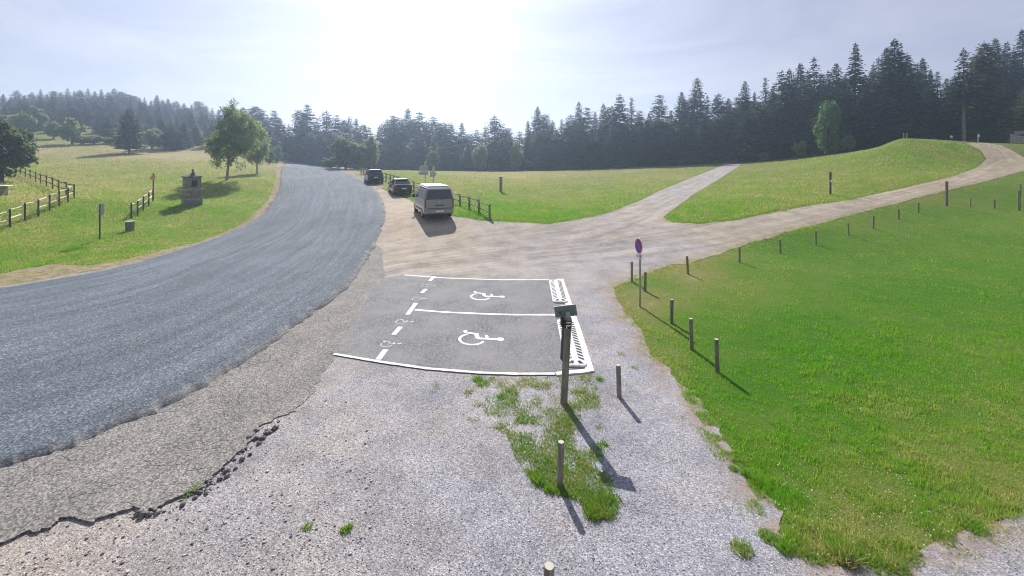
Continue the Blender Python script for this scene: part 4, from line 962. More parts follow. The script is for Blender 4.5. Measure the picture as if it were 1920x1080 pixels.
# meadow post
t = thing('meadow_post', 'thick square wooden post standing in the central meadow', 'post', gp(939, 360)); h = topz(333, t.location.y)-t.location.z
m = MB(); m.box((0, 0, h/2-.1), (.26, .22, h+.2), .25, 0, .02); m.build('shaft', MT['post'], t)
m = MB(); m.box((0, 0, h+.025), (.34, .28, .05), .25, 0, .01); m.build('cap', MT['darkpost'], t)
# way marker by the right track
t = thing('way_marker', 'dark trail marker post with small green and white plates by the right track', 'sign', gp(1557, 365)); h = topz(322, t.location.y)-t.location.z
m = MB(); bollard_mesh(m, h, .075); m.build('post', [MT['darkpost'], MT['endgrain']], t)
m = MB(); m.box((-.01, -.088, h*.60), (.13, .02, .16), 0); m.build('white_plate', MT['white'], t)
m = MB(); m.box((-.01, -.088, h*.72), (.13, .02, .12), 0); m.build('green_plate', plain('green_plate', (.05,.22,.08), .5), t)
m = MB(); m.box((-.01, -.088, h*.86), (.14, .02, .10), 0); m.build('dark_plate', MT['plastic'], t)
# posts on the mound
for px, lb in ((1694.5, 'left one of two thin posts on top of the grassy mound'), (1700.5, 'right one of two thin posts on top of the grassy mound')):
    loc = at(px, 57.5); m = MB(); bollard_mesh(m, topz(249.5, 57.5)-loc.z, .075); tag(m.build('mound_post', [MT['post'], MT['endgrain']], loc=loc), lb, 'post', 'posts on the mound')

# ------------------------------------------------------------------ wooden sign post beside the bay
base = gp(1057, 757); tp = Vector(((1066-CX)/F*base.y, base.y+.04, topz(597, base.y)))-base
t = thing('wooden_signpost', 'leaning wooden post with a small green backed sign plate beside the parking bay', 'signpost', base)
m = MB(); ps = [Vector((0, 0, -.3))-tp*.0, Vector((0, 0, 0)), tp*.33, tp*.66, tp*.985, tp]
m.tube(ps, [.070, .068, .066, .068, .070, .060], 14); m.build('post', MT['post'], t)
axis = tp.normalized()
m = MB(); c = tp+Vector((-.035, .105, .085)); m.box(c, (.415, .018, .205), -.12, 0, .0, ry=-.16); pl = m.build('sign_plate', MT['olive'], t)
m = MB(); c2 = c+Vector((0, .004, 0)); m.box(c2, (.430, .012, .220), -.12, 0, 0, ry=-.16); m.build('plate_rim', MT['white'], pl)
m = MB()
for dx in (-.105, .115):
    m.box(c+Vector((dx, -.014-.0*dx, -dx*-.16)), (.055, .012, .014), -.12, 0, 0, ry=-.16)
    m.box(c+Vector((dx, -.014, -dx*-.16-.030)), (.055, .012, .008), -.12, 0, 0, ry=-.16)
m.build('bracket', MT['plastic'], pl)
m = MB(); m.tube([tp+Vector((0, .02, .0)), tp+Vector((.0, .03, .075)), tp+Vector((0, .03, .10))], [.050, .045, .026], 12); m.build('post_cap', MT['galv'], t)
m = MB(); q = tp*.93
m.tube([q-axis*.075, q+axis*.075], [.0712, .0712], 14); m.build('marking_band', MT['plastic'], t)
m = MB()
for dz in (.045, -.012):
    for k in range(5):
        a0 = -2.1+k*.22; a1 = a0+.23
        m.add([q+axis*z+Vector((.0735*math.cos(a), .0735*math.sin(a), 0)) for a, z in ((a0, dz-.012), (a1, dz-.012), (a1, dz+.012), (a0, dz+.012))], [(0, 1, 2, 3)])
for a0, a1, z0, z1 in ((-2.1, -1.85, -.012, -.068),):
    m.add([q+axis*z+Vector((.0738*math.cos(a), .0738*math.sin(a), 0)) for a, z in ((a0, z1), (a1, z1), (a1, z0), (a0, z0))], [(0, 1, 2, 3)])
m.build('trail_mark', MT['white'], t)
m = MB(); q = tp*.70; m.box(q+Vector((-.075, .045, -.02)), (.02, .12, .64), .25, 0, 0, ry=.055); m.build('side_board', MT['plastic'], t)
m = MB(); q = tp*.925; m.box(q+Vector((-.085, .05, .02)), (.085, .09, .15), .2, 0, .006); m.build('small_box', MT['plastic'], t)

# ------------------------------------------------------------------ no parking sign
loc = gp(1200, 575); sc_ = loc.y/F
t = thing('no_parking_sign', 'round blue and red no parking sign over a white plate on a grey pole', 'road sign', loc)
zt_ = topz(447, loc.y)-loc.z; zd = topz(461, loc.y)-loc.z; zp = topz(480.5, loc.y)-loc.z
m = MB(); m.tube([(0, 0, -.3), (0, 0, zt_-.02)], [.032, .032], 12); m.build('pole', MT['galv'], t)
al = R(79.5); rt = Vector((math.cos(al), -math.sin(al), 0)); nm = Vector((-math.sin(al), -math.cos(al), 0)); up = Vector((0, 0, 1))
def disc(m, c, r0, r1, d, n=40):
    vs = []; fs = []
    for k in range(n):
        a = 6.2832*k/n; e = rt*math.cos(a)+up*math.sin(a)
        vs += [c+e*r0+nm*d, c+e*r1+nm*d]
    if r0 == 0: m.add([c+(rt*math.cos(6.2832*k/n)+up*math.sin(6.2832*k/n))*r1+nm*d for k in range(n)], [tuple(range(n))])
    else: m.add(vs, [(2*k, 2*k+1, (2*k+3) % (2*n), (2*k+2) % (2*n)) for k in range(n)])
c = Vector((0, 0, zd))+nm*.045; rr = .235
m = MB(); n = 40; m.loft([[c+(rt*math.cos(6.2832*k/n)+up*math.sin(6.2832*k/n))*q+nm*d for k in range(n)] for q, d in ((rr, -.012), (rr+.012, -.006), (rr+.012, .004), (rr, .006))]); dsc = m.build('sign_disc', MT['white'], t)
m = MB(); disc(m, c, 0, rr*.985, .0075); m.build('red_face', MT['red'], dsc)
m = MB()
for q in (-1, 1):       # blue field in two halves, the red diagonal bar runs between them
    pl_ = []
    for k in range(25):
        a = math.pi*k/24; x, y = rr*.78*math.cos(a), rr*.78*math.sin(a)
        y = max(y, rr*.10)
        x, y = x, y*q
        pl_.append((x*.7071+y*.7071, -x*.7071+y*.7071))
    m.add([c+rt*a+up*b+nm*.0095 for a, b in pl_], [tuple(range(25))])
m.build('blue_field', MT['blue'], dsc)
c = Vector((0, 0, zp))+nm*.045
m = MB(); W_, H_ = .36, .17
m.prism([(-W_/2, -H_/2), (W_/2, -H_/2), (W_/2, H_/2), (-W_/2, H_/2)], -.006, .004, lambda u, v, d: c+rt*u+up*v+nm*d); pk = m.build('plate', MT['white'], t)
m = MB(); m.prism([(.055, -.062), (.165, -.062), (.165, .062), (.055, .062)], .0045, .0060, lambda u, v, d: c+rt*u+up*v+nm*d); m.build('blue_square', MT['blue'], pk)
def lettering(txt, size, place, mat, parent, name='lettering'):
    cu = bpy.data.curves.new('lettering', 'FONT'); cu.body = txt; cu.size = size; cu.align_x = 'CENTER'; cu.align_y = 'CENTER'
    ob = bpy.data.objects.new('lettering', cu); C.objects.link(ob); dg = bpy.context.evaluated_depsgraph_get()
    me = bpy.data.meshes.new_from_object(ob.evaluated_get(dg)); bpy.data.objects.remove(ob); bpy.data.curves.remove(cu)
    for v in me.vertices: v.co = place(v.co.x, v.co.y)
    me.materials.clear(); me.materials.append(mat); o = bpy.data.objects.new(name, me); C.objects.link(o); o.parent = parent; return o
lettering('SAUF', .092, lambda u, v: c+rt*(u*.80-.060)+up*(v*1.25)+nm*.006, MT['blue'], pk)
m = MB(); w2 = lambda u, v: c+rt*(.110+u*.06)+up*(v*.06-.005)+nm*.0068
for a, b in (((-.15, .65), (-.05, -.1)), ((-.05, -.1), (.4, -.15)), ((.4, -.15), (.6, -.75))):
    a, b = Vector(a), Vector(b); n_ = (b-a).normalized(); n_ = Vector((-n_.y, n_.x))*.1
    m.add([w2(*q) for q in (a-n_, b-n_, b+n_, a+n_)], [(0, 1, 2, 3)])
arc = [(-.12+.5*math.cos(R(q)), -.35+.5*math.sin(R(q))) for q in range(120, 350, 15)]
for a, b in zip(arc, arc[1:]):
    a, b = Vector(a), Vector(b); n_ = (b-a).normalized(); n_ = Vector((-n_.y, n_.x))*.07
    m.add([w2(*q) for q in (a-n_, b-n_, b+n_, a+n_)], [(0, 1, 2, 3)])
m.add([w2(-.15+.15*math.cos(k), .85+.15*math.sin(k)) for k in np.linspace(0, 6.28, 12, endpoint=False)], [tuple(range(12))])
m.build('wheelchair_mark', MT['white'], pk)

# ------------------------------------------------------------------ wheel stops (white ramps with black bars)
def wheel_stop(near, far, W, label):
    a = gp(*near); b = gp(*far); d = b-a; Lg = d.length; t = thing('wheel_stop', label, 'wheel stop', a+Vector((0, 0, BO+.005)), math.atan2(-d.x, d.y), 'wheel stops at the head of the bays')
    def ring(ins, z, q=.10):
        x = W/2-ins; y0, y1 = ins, Lg-ins; q = max(.03, q)
        return [(-x+q, y0, z), (x-q, y0, z), (x-q*.3, y0+q*.3, z), (x, y0+q, z), (x, y1-q, z), (x-q*.3, y1-q*.3, z), (x-q, y1, z), (-x+q, y1, z), (-x+q*.3, y1-q*.3, z), (-x, y1-q, z), (-x, y0+q, z), (-x+q*.3, y0+q*.3, z)]
    hh = .085
    m = MB(); m.loft([ring(0, 0), ring(0, .03), ring(.012, .042), ring(W*.36, hh-.005, .05), ring(W*.39, hh, .04)]); bd = m.build('body', MT['kerb'], t)
    m = MB(); n = int((Lg-.34)/.15)
    fz = lambda ins: .042+(ins-.012)/(W*.36-.012)*(hh-.005-.042)+.003
    x0, z0 = W/2-.035, fz(.035); x1, z1 = W/2-W*.35, fz(W*.35)
    for s in (-1, 1):
        m = MB()
        for k in range(n):
            y = .20+(Lg-.40)*(k+.5)/n; sl = .03
            m.add([(s*x0, y-.042, z0), (s*x0, y+.042, z0), (s*x1, y+.042+sl, z1), (s*x1, y-.042+sl, z1)], [(0, 1, 2, 3)])
        for yy, q in ((0, 1), (Lg, -1)):
            m.add([(s*W*.17, yy+q*.05, z0), (s*W*.36, yy+q*.075, z0), (s*W*.20, yy+q*.155, z1), (s*W*.07, yy+q*.135, z1)], [(0, 1, 2, 3)])
        m.build('stripe_marking', MT['blackpaint'], t)
wheel_stop((1081, 691.5), (1060, 603), .48, 'white wheel stop with black bars on the near parking space behind the sign post')
wheel_stop((1051, 570), (1041, 528), .48, 'white wheel stop with black bars on the far parking space')

# ------------------------------------------------------------------ fences
def fence(name, label, posts, H, pr, rr, pm, rm, heights=(.45, .9), drop=None):
    base = gp(*posts[0]); t = thing(name, label, 'fence', base)
    P_ = [gp(*p)-base for p in posts]
    first = None
    for p in P_:
        if first is None:
            m = MB(); bollard_mesh(m, H, pr, 9); o = m.build('post', [MT[pm], MT['endgrain']], t); first = o
        else:
            o = first.copy(); C.objects.link(o)
        o.location = p
    for i in range(len(P_)-1):
        mats = rm(i) if callable(rm) else rm
        for hh in heights:
            a, b = P_[i].copy(), P_[i+1].copy(); d = (b-a); d.z = 0; d.normalize(); s = Vector((d.y, -d.x, 0))
            if s.y > 0: s = -s
            a += Vector((0, 0, H*hh+.03))+s*(pr+rr*.3)-d*.14; b += Vector((0, 0, H*hh-.03))+s*(pr+rr*.3)+d*.14
            m = MB(); m.tube([a, (a+b)/2+Vector((0, 0, random.uniform(-.02, .02))), b], [rr, rr*.95, rr*.9], 8); m.build('rail', MT[mats], t)
    return t
fence('log_fence', 'long log fence with pale rails turning a corner in the left meadow',
      [(-70,459),(-18,441),(18.5,427),(46.7,414),(72,406),(93,395.5),(111,387),(127.5,379.5),(139,372),(124,366),(110,361),(98.5,355),(87,350),(76,345),(67,340.5),(56.5,336),(47.5,332),(38,327.5),(30,324)],
      1.12, .046, .042, 'darkpost', lambda i: 'rail' if i < 8 else 'darkpost')  # near rails coloured as sunlit, far run's backlit shade put into dark wood
fence('log_fence', 'short log fence with pale rails beside the stone shrine', [(246,410),(258,405),(269,395),(279,386.5),(286.5,378)], 1.12, .05, .046, 'darkpost', 'rail')
fence('log_fence', 'weathered log fence running behind the parked cars', [(918,410),(898,399),(880,392),(862.5,386),(845,380),(826,374),(806,367),(790,362),(776,357),(767,353),(758,350),(746,346),(739,343.5),(732,341),(724,338.6),(716,336.5),(708,334.5),(700,332.5),(693,330.5),(687,329),(682,327.5),(677,326.2)], .97, .075, .045, 'post', 'railw')

# ------------------------------------------------------------------ left field objects
# stone wayside shrine
loc = gp(360, 384); k = loc.y/F
t = thing('stone_shrine', 'wayside shrine of squared granite blocks with a small figure on its roof', 'shrine', loc, R(-31))
a = 34*k/1.37; zb = 27.5*k; zu = zb+.10; zr = zu+22*k; 
m = MB(); m.box((0, 0, zb/2-.2), (a, a, zb+.4), 0, 0, .03); m.build('base', MT['stone'], t)
m = MB(); m.box((.02, -.05, zb+.05), (a*1.14, a*1.18, .10), 0, 0, .02); m.build('ledge', MT['slab'], t)
m = MB(); b = a*.86
for s in (-1, 1): m.box((0, s*(b/2-.13), (zu+zr)/2), (b, .26, zr-zu), 0)
m.box((-b/2+.13, 0, (zu+zr)/2), (.26, b-.522, zr-zu), 0); m.box((b/2-.13, 0, zr-.14), (.26, b-.522, .28), 0); m.box((b/2-.14, 0, zu+.09), (.24, b-.522, .18), 0)
m.build('upper_block', MT['stone'], t)
m = MB(); m.box((b*.08, 0, (zu+zr)/2), (b*.5, b-.53, zr-zu-.05)); m.build('niche', MT['plastic'], t)
m = MB(); e = b/2+.06; hr = .28
m.loft([[(-e, -e, zr), (e, -e, zr), (e, e, zr), (-e, e, zr)], [(-e, -e, zr+.08), (e, -e, zr+.08), (e, e, zr+.08), (-e, e, zr+.08)], [(-e*.45, -e*.45, zr+hr*.75), (e*.45, -e*.45, zr+hr*.75), (e*.45, e*.45, zr+hr*.75), (-e*.45, e*.45, zr+hr*.75)], [(-.12, -.12, zr+hr), (.12, -.12, zr+hr), (.12, .12, zr+hr), (-.12, .12, zr+hr)]])
m.build('roof', MT['slate'], t)
m = MB(); z0 = zr+hr*.62; fx, fy = b*.30, -.05
m.box((fx, fy, z0+.08), (.22, .22, .22), .2, 0, .02); m.tube([(fx, fy, z0+.18), (fx, fy, z0+.30), (fx, fy, z0+.36), (fx, fy, z0+.44), (fx, fy, z0+.52)], [.10, .085, .05, .085, .03], 10)
m.build('roof_figure', MT['bronze'], t)
# squat wooden block by the fence end
loc = gp(243.5, 433.5); t = thing('stump_block', 'squat square timber block with a pale flat top at the end of the short fence', 'block', loc, .25); t.scale = (.72, .72, .9)
m = MB()
for i in range(4):
    for j in range(4): m.box((-.17+.113*i, -.17+.113*j, .24), (.108, .108, .80), 0, 0, .012)
m.build('timbers', MT['post'], t); m = MB(); m.box((0, 0, .665), (.50, .50, .05), 0, 0, .01); m.build('top', MT['concrete'], t)
# thin sign with its back turned
loc = gp(187, 450); h = topz(382, loc.y)-loc.z
t = thing('narrow_sign', 'thin dark green pole with a narrow grey plate, left of the road', 'sign', loc)
m = MB(); m.tube([(0, 0, -.3), (0, 0, h)], [.035, .035], 10); m.build('pole', MT['darkgreen'], t)
m = MB(); m.box((.05, .05, h-.32), (.20, .02, .62), 1.0, 0, 0); m.build('plate', MT['signgrey'], t)
# trail sign at the fence end
loc = gp(287.5, 377); h = topz(325, loc.y)-loc.z; k = loc.y/F
t = thing('trail_sign', 'small orange trail sign on a thin post at the upper end of the short fence', 'sign', loc)
m = MB(); m.tube([(0, 0, -.3), (0, 0, h)], [.05, .045], 9); m.build('post', MT['darkpost'], t)
m = MB(); m.box((-.03, -.07, h-9.0*k), (8*k, .03, 4.6*k), .15); m.build('orange_board', MT['orange'], t)
m = MB(); m.box((.05, -.07, h-5.0*k), (6.4*k, .03, 2.4*k), .15); m.build('upper_board', plain('tan_board', (.45,.24,.08), .6), t)
# white picnic table at the left edge
loc = gp(-14, 367); t = thing('picnic_table', 'white topped table poking in at the left edge inside the log fence', 'table', loc, .35)
m = MB(); m.box((0, 0, .76), (1.9, .80, .05), 0, 0, .01); m.build('table_top', MT['roofwhite'], t)
for s in (-1, 1):
    m = MB(); m.box((s*.65, 0, .34), (.09, .62, .79), 0, 0, .01); m.build('leg', MT['post'], t)
    m = MB(); m.box((0, s*.72, .44), (1.8, .26, .05), 0, 0, .01); bn = m.build('bench', MT['post'], t)
m = MB(); m.box((0, 0, .40), (.08, 1.5, .08)); m.build('crossbar', MT['post'], t)
# dark tufts in the mown grass
for (px, py, lb) in ((131, 470, 'dark tuft of weeds in the mown grass near the road'), (455, 381, 'dark tuft of taller grass on the bank below the birch')):
    sets = [clump(px+dx, py+dy, 220, .20, .13, .05, 700+i+px, .03) for i, (dx, dy) in enumerate([(-9, 2), (0, 0), (8, -2), (14, -4)])]
    co, fc, dr, rn, b0 = [], [], [], [], 0
    for c_, f_, d_, q_ in sets: co.append(c_); fc.append(f_+b0); dr.append(d_); rn.append(q_); b0 += len(c_)
    tag(arrmesh('weed_tuft', np.concatenate(co), np.concatenate(fc), MT['weed'], {'dry': np.concatenate(dr), 'rnd': np.concatenate(rn)}), lb, 'weeds')

# ------------------------------------------------------------------ direction signs behind the van
def arrow_board(m, cx_, zc, w_, h_, y, tip):
    q = h_*.42
    p = [(-w_/2+(q if tip < 0 else 0), -h_/2), (w_/2-(q if tip > 0 else 0), -h_/2)]
    if tip > 0: p.append((w_/2, 0))
    p += [(w_/2-(q if tip > 0 else 0), h_/2), (-w_/2+(q if tip < 0 else 0), h_/2)]
    if tip < 0: p.append((-w_/2, 0))
    m.prism(p, y-.02, y+.02, lambda u, v, d: (cx_+u, d, zc+v))
base = at(797.5, 43); k = 43/F
t = thing('direction_sign', 'taller sign with two left pointing grey boards on a thin pole behind the van', 'road sign', base, .12); g_ = lambda y: topz(y, 43)-base.z
m = MB(); m.tube([(0, 0, -.3), (0, 0, g_(303))], [.035, .035], 8); m.build('pole', MT['galv'], t)
m = MB(); arrow_board(m, -3.6*k, g_(315.2), 18.5*k, 11*k, -.06, -1); m.build('upper_board', MT['signgrey'], t)  # white boards seen in shade, the shade put into their grey
m = MB(); arrow_board(m, -3.6*k, g_(324.5), 18.0*k, 6.5*k, -.06, -1); m.build('lower_board', MT['signgrey'], t)
m = MB(); m.box((0, -.06, g_(306.5)), (3.6*k, .04, 6.5*k)); m.build('yellow_plate', MT['yellow'], t)
m = MB(); m.box((.06, -.06, g_(302.4)), (2.2*k, .04, 1.6*k)); m.build('white_plate', MT['white'], t)
base = at(812.8, 43.6); k = 43.6/F; g_ = lambda y: topz(y, 43.6)-base.z
t = thing('direction_sign', 'shorter sign with one right pointing shaded white board, just right of the taller sign', 'road sign', base, .12)
m = MB(); m.tube([(0, 0, -.3), (0, 0, g_(312))], [.035, .035], 8); m.build('pole', MT['galv'], t)
m = MB(); arrow_board(m, -.2*k, g_(326.3), 13*k, 11*k, -.06, 1); m.build('board', MT['signgrey'], t)  # white board too, its shade put into the grey
m = MB(); m.box((0, -.06, g_(316.3)), (4*k, .04, 7*k)); m.build('yellow_plate', MT['yellow'], t)
m = MB(); m.box((.04, -.06, g_(311.9)), (2.4*k, .04, 1.8*k)); m.build('white_plate', MT['white'], t)

# ------------------------------------------------------------------ vehicles (local: x right, y forward, z up)
def sect(y, zb, zt_, w_, tum=.04, c=.08):
    """half-rounded box section of the lower body"""
    pr = [(-w_+c, zb), (w_-c, zb), (w_, zb+c), (w_+.012, zb+(zt_-zb)*.5), (w_-tum, zt_-c*.6), (w_-tum-c*.6, zt_), (-w_+tum+c*.6, zt_), (-w_+tum, zt_-c*.6), (-w_-.012, zb+(zt_-zb)*.5), (-w_, zb+c)]
    return [(x, y, z) for x, z in pr]
def wheels(t, W, ys, r, wd=.22):
    first = None
    for y in ys:
        for s in (-1, 1):
            n = 20; x1 = s*(W/2+.012); x0 = x1-s*wd
            if (first is None) or True:
                m = MB(); m.loft([[(x, r_*math.cos(6.283*k/n), r_*math.sin(6.283*k/n)) for k in range(n)] for x, r_ in ((x0, r*.9), (x0+s*.03, r), (x1-s*.03, r), (x1, r*.9), (x1+s*.002, r*.64))]); wl_ = m.build('wheel', MT['black'], t, loc=(0, y, r))
                m = MB(); m.loft([[(x, r_*math.cos(6.283*k/n), r_*math.sin(6.283*k/n)) for k in range(n)] for x, r_ in ((x1-s*.01, r*.65), (x1+s*.008, r*.62), (x1-s*.004, r*.3), (x1+s*.006, r*.12))])
                for q in range(5):
                    a_ = 6.283*q/5; m.add([(x1+s*.010, r*(.10*math.cos(a_)-.07*math.sin(a_)*e), r*(.10*math.sin(a_)+.07*math.cos(a_)*e)) if f == 0 else (x1+s*.010, r*(.6*math.cos(a_)-.09*math.sin(a_)*e), r*(.6*math.sin(a_)+.09*math.cos(a_)*e)) for f, e in ((0, -1), (1, -1), (1, 1), (0, 1))], [(0, 1, 2, 3)])
                m.build('rim', MT['rim'], wl_)
def quad_on(m, a, b, c_, d, ins=.0, out=(0, 0, 0)):
    P_ = [Vector(p) for p in (a, b, c_, d)]; g0 = sum(P_, Vector())/4; o = Vector(out)
    m.add([p+(g0-p).normalized()*ins+o for p in P_], [(0, 1, 2, 3)])
def greenhouse(t, m, Wb, Wt, yrb, yrt, yft, yfb, zb, zr, glass, nside=2, rin=.07, roofmat=None, sidedark=None):
    B = [(-Wb, yrb, zb), (Wb, yrb, zb), (Wb, yfb, zb), (-Wb, yfb, zb)]
    T = [(-Wt, yrt, zr-.06), (Wt, yrt, zr-.06), (Wt, yft, zr-.06), (-Wt, yft, zr-.06)]
    T2 = [(-Wt+.08, yrt+.10, zr), (Wt-.08, yrt+.10, zr), (Wt-.08, yft-.12, zr), (-Wt+.08, yft-.12, zr)]
    B0 = [(p[0], p[1], p[2]-.08) for p in B]
    m.loft([B0, B, T, T2], 0)
    V = Vector; lerp = lambda a, b, f: V(a)+(V(b)-V(a))*f
    q = MB(); quad_on(q, B[0], B[1], T[1], T[0], rin, (0, -.012, .004)); q.build('rear_window', MT[glass], t)
    q = MB(); quad_on(q, B[2], B[3], T[3], T[2], rin, (0, .012, .004)); q.build('windscreen', MT[glass], t)
    for s, (b0_, b1_, t0_, t1_) in ((-1, (B[0], B[3], T[0], T[3])), (1, (B[1], B[2], T[1], T[2]))):
        for k in range(nside):
            f0, f1 = .03+.94*k/nside, .03+.94*(k+1)/nside
            q = MB(); quad_on(q, lerp(b0_, b1_, f0), lerp(b0_, b1_, f1), lerp(t0_, t1_, f1), lerp(t0_, t1_, f0), .055, (s*.012, 0, .003)); q.build('side_window', MT[glass], t)
def plate(t, y, z, w_=.52, h_=.11, mat='plate', x=0):
    m = MB(); m.box((x, y, z), (w_, .02, h_), 0, 0, .004); return m.build('number_plate', MT[mat], t)
# camper van
loc = gp(810, 401.5); t = thing('camper_van', 'beige camper van with a white pop up roof parked at the gravel edge', 'van', loc, R(22))
t.scale = (1.0,)*3; W, HB = 1.90, 1.22
m = MB(); m.loft([sect(y, zb, z1, w_, .03) for y, zb, z1, w_ in ((-2.45,.42,1.18,.86),(-2.42,.34,1.21,.90),(-2.28,.28,1.22,.945),(-1.0,.26,1.22,.95),(.9,.26,1.20,.95),(1.75,.26,1.10,.95),(2.25,.30,.95,.90),(2.42,.36,.80,.80))])
greenhouse(t, m, .93, .80, -2.43, -2.26, .85, 1.80, 1.21, 1.90, 'glassvan', 3, .085)
body = m.build('body', MT['beige'], t)
m = MB(); m.box((0, -.62, 1.945), (1.52, 3.05, .10), 0, 0, .04); m.box((0, -.62, 2.03), (1.40, 2.85, .09), 0, 0, .04); m.build('pop_up_roof', MT['roofwhite'], t)
m = MB(); m.box((0, -.62, 1.988), (1.46, 2.96, .02)); m.build('roof_seal', MT['plastic'], t)
for s in (-1, 1):
    m = MB(); m.box((s*.775, -.6, 1.93), (.035, 2.9, .05), 0, 0, .01); m.build('roof_rail', MT['plastic'], t)
    m = MB(); m.box((s*.885, -2.447, .98), (.085, .05, .56), 0, 0, .015); m.build('tail_light', MT['taillight'], t)
    m = MB(); m.box((s*1.06, 1.25, 1.22), (.18, .12, .26), 0, 0, .03); m.box((s*.98, 1.28, 1.14), (.10, .05, .05)); m.build('wing_mirror', MT['plastic'], t)
    m = MB(); m.box((s*.952, -.2, .52), (.02, 2.2, .10)); m.build('side_trim', MT['plastic'], t)
    m = MB(); m.box((s*.70, 2.41, .72), (.30, .06, .18), .0, 0, .02); m.build('headlight', MT['white'], t)
m = MB(); m.box((0, -2.47, .47), (1.78, .14, .24), 0, 0, .04); m.build('rear_bumper', MT['beige'], t)
m = MB(); m.box((0, -2.452, .665), (1.60, .03, .045)); m.build('bumper_gap', MT['plastic'], t)
m = MB(); m.box((0, -2.44, .86), (.55, .04, .075), 0, 0, .01); m.build('tailgate_handle', MT['plastic'], t)
plate(t, -2.548, .49)
m = MB(); m.tube([(.12, -2.46, 1.20), (.30, -2.455, 1.30), (.45, -2.43, 1.38)], [.015, .012, .010], 6); m.build('wiper', MT['plastic'], t)
m = MB(); m.tube([(0, -2.44, 1.06), (0, -2.462, 1.06)], [.065, .06], 16); m.build('tailgate_badge', MT['rim'], t)
m = MB(); m.box((0, -2.30, 1.905), (1.52, .16, .035), 0, 0, .01); m.build('rear_spoiler', MT['beige'], t)
wheels(t, W, (-1.55, 1.50), .34)
# two dark hatchbacks
def suv(loc, rz, paint, label, kind):
    t = thing('parked_car', label, 'car', loc, rz, 'cars parked along the meadow fence'); W = 1.82
    m = MB(); m.loft([sect(y, zb, z1, w_, .05) for y, zb, z1, w_ in ((-2.12,.45,.86,.78),(-2.08,.36,.93,.86),(-1.85,.28,.98,.905),(-.9,.25,.99,.91),(.6,.25,.98,.91),(1.4,.26,.92,.90),(1.95,.30,.80,.84),(2.14,.38,.66,.72))])
    if kind == 'low': greenhouse(t, m, .86, .62, -1.98, -1.25, .25, 1.05, .97, 1.50, 'glass', 2, .07)
    else: greenhouse(t, m, .87, .68, -2.02, -1.62, .20, 1.05, .97, 1.60, 'glass', 3, .08)
    m.build('body', MT[paint], t)
    zr = 1.50 if kind == 'low' else 1.60
    m = MB(); wt, r0, r1 = (.56, -1.18, .15) if kind == 'low' else (.62, -1.55, .10); m.box((0, (r0+r1)/2, zr+.006), (wt*2, r1-r0, .024), 0, 0, .01); m.build('glare_panel', MT['roofglare'], t)  # added pale panel, sun glare on the dark roof as colour
    m = MB(); y0 = -1.30 if kind == 'low' else -1.66
    m.box((0, y0-.02, zr-.02), (1.14 if kind == 'low' else 1.26, .22, .035), 0, 0, .01); m.build('roof_spoiler', MT[paint], t)
    if kind == 'low':
        m = MB(); m.box((0, -1.99, 1.005), (1.46, .14, .05), 0, 0, .015); m.build('tail_ridge', MT['rim'], t)
    for s in (-1, 1):
        m = MB(); m.box((s*.70, -2.085, .86), (.28, .07, .12), s*.14, 0, .02); m.build('tail_light', MT['taillight'], t)
        m = MB(); m.box((s*.99, .62, 1.02), (.19, .10, .13), 0, 0, .03); m.build('wing_mirror', MT[paint], t)
        m = MB(); m.box((s*.66, 2.08, .68), (.26, .07, .12), 0, 0, .02); m.build('headlight', MT['white'], t)
        if kind != 'low':
            m = MB(); m.box((s*.60, -.7, 1.625), (.035, 1.7, .035), 0, 0, .008); m.build('roof_rail', MT['rim'], t)
    m = MB(); m.box((0, -2.10, .42), (1.62, .16, .20), 0, 0, .04); m.build('rear_bumper', MT['plastic'], t)
    plate(t, -2.125 if kind == 'low' else -2.125, .72 if kind != 'low' else .62, .46, .11, x=.12 if kind == 'low' else 0)
    m = MB(); m.tube([(.0, -2.02 if kind != 'low' else -1.95, 1.02), (.22, -1.98 if kind != 'low' else -1.85, 1.10)], [.012, .008], 6); m.build('wiper', MT['plastic'], t)
    wheels(t, W, (-1.32, 1.33), .335)
    return t
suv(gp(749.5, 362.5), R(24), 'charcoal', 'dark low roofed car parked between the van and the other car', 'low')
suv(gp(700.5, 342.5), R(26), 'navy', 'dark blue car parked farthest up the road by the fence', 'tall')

# ------------------------------------------------------------------ at the bend of the right track
loc = at(1917, 66); k = 66/F
t = thing('wooden_hut', 'small weathered plank hut with a blue emblem at the right edge', 'hut', loc, R(-8)); Wd, Dp, hw = 40*k, 2.2, 19*k
m = MB(); m.box((0, Dp/2, hw/2-.2), (Wd, Dp, hw+.4)); m.build('wall', MT['plank'], t)
m = MB(); e = .14; rg = 3.2*k
m.loft([[(-Wd/2-e, -e, hw-.04), (0, -e, hw+rg-.04), (Wd/2+e, -e, hw-.04), (Wd/2+e, -e, hw+.06), (0, -e, hw+rg+.06), (-Wd/2-e, -e, hw+.06)], [(-Wd/2-e, Dp+e, hw-.04), (0, Dp+e, hw+rg-.04), (Wd/2+e, Dp+e, hw-.04), (Wd/2+e, Dp+e, hw+.06), (0, Dp+e, hw+rg+.06), (-Wd/2-e, Dp+e, hw+.06)]]); m.build('roof', MT['slab'], t)
m = MB(); m.loft([[(-Wd/2+.02, .01, hw), (0, .01, hw+rg-.05), (Wd/2-.02, .01, hw)], [(-Wd/2+.02, Dp-.01, hw), (0, Dp-.01, hw+rg-.05), (Wd/2-.02, Dp-.01, hw)]]); m.build('gable', MT['plank'], t)
m = MB(); m.box((1.2*k, -.012, 15*k), (6*k, .03, 3.6*k)); m.build('window', MT['plastic'], t)
m = MB(); m.box((-6.0*k, -.015, 13*k), (6.4*k, .03, 6.5*k)); em = m.build('emblem', plain('emblem_blue', (.12,.20,.42), .6, .2), t)
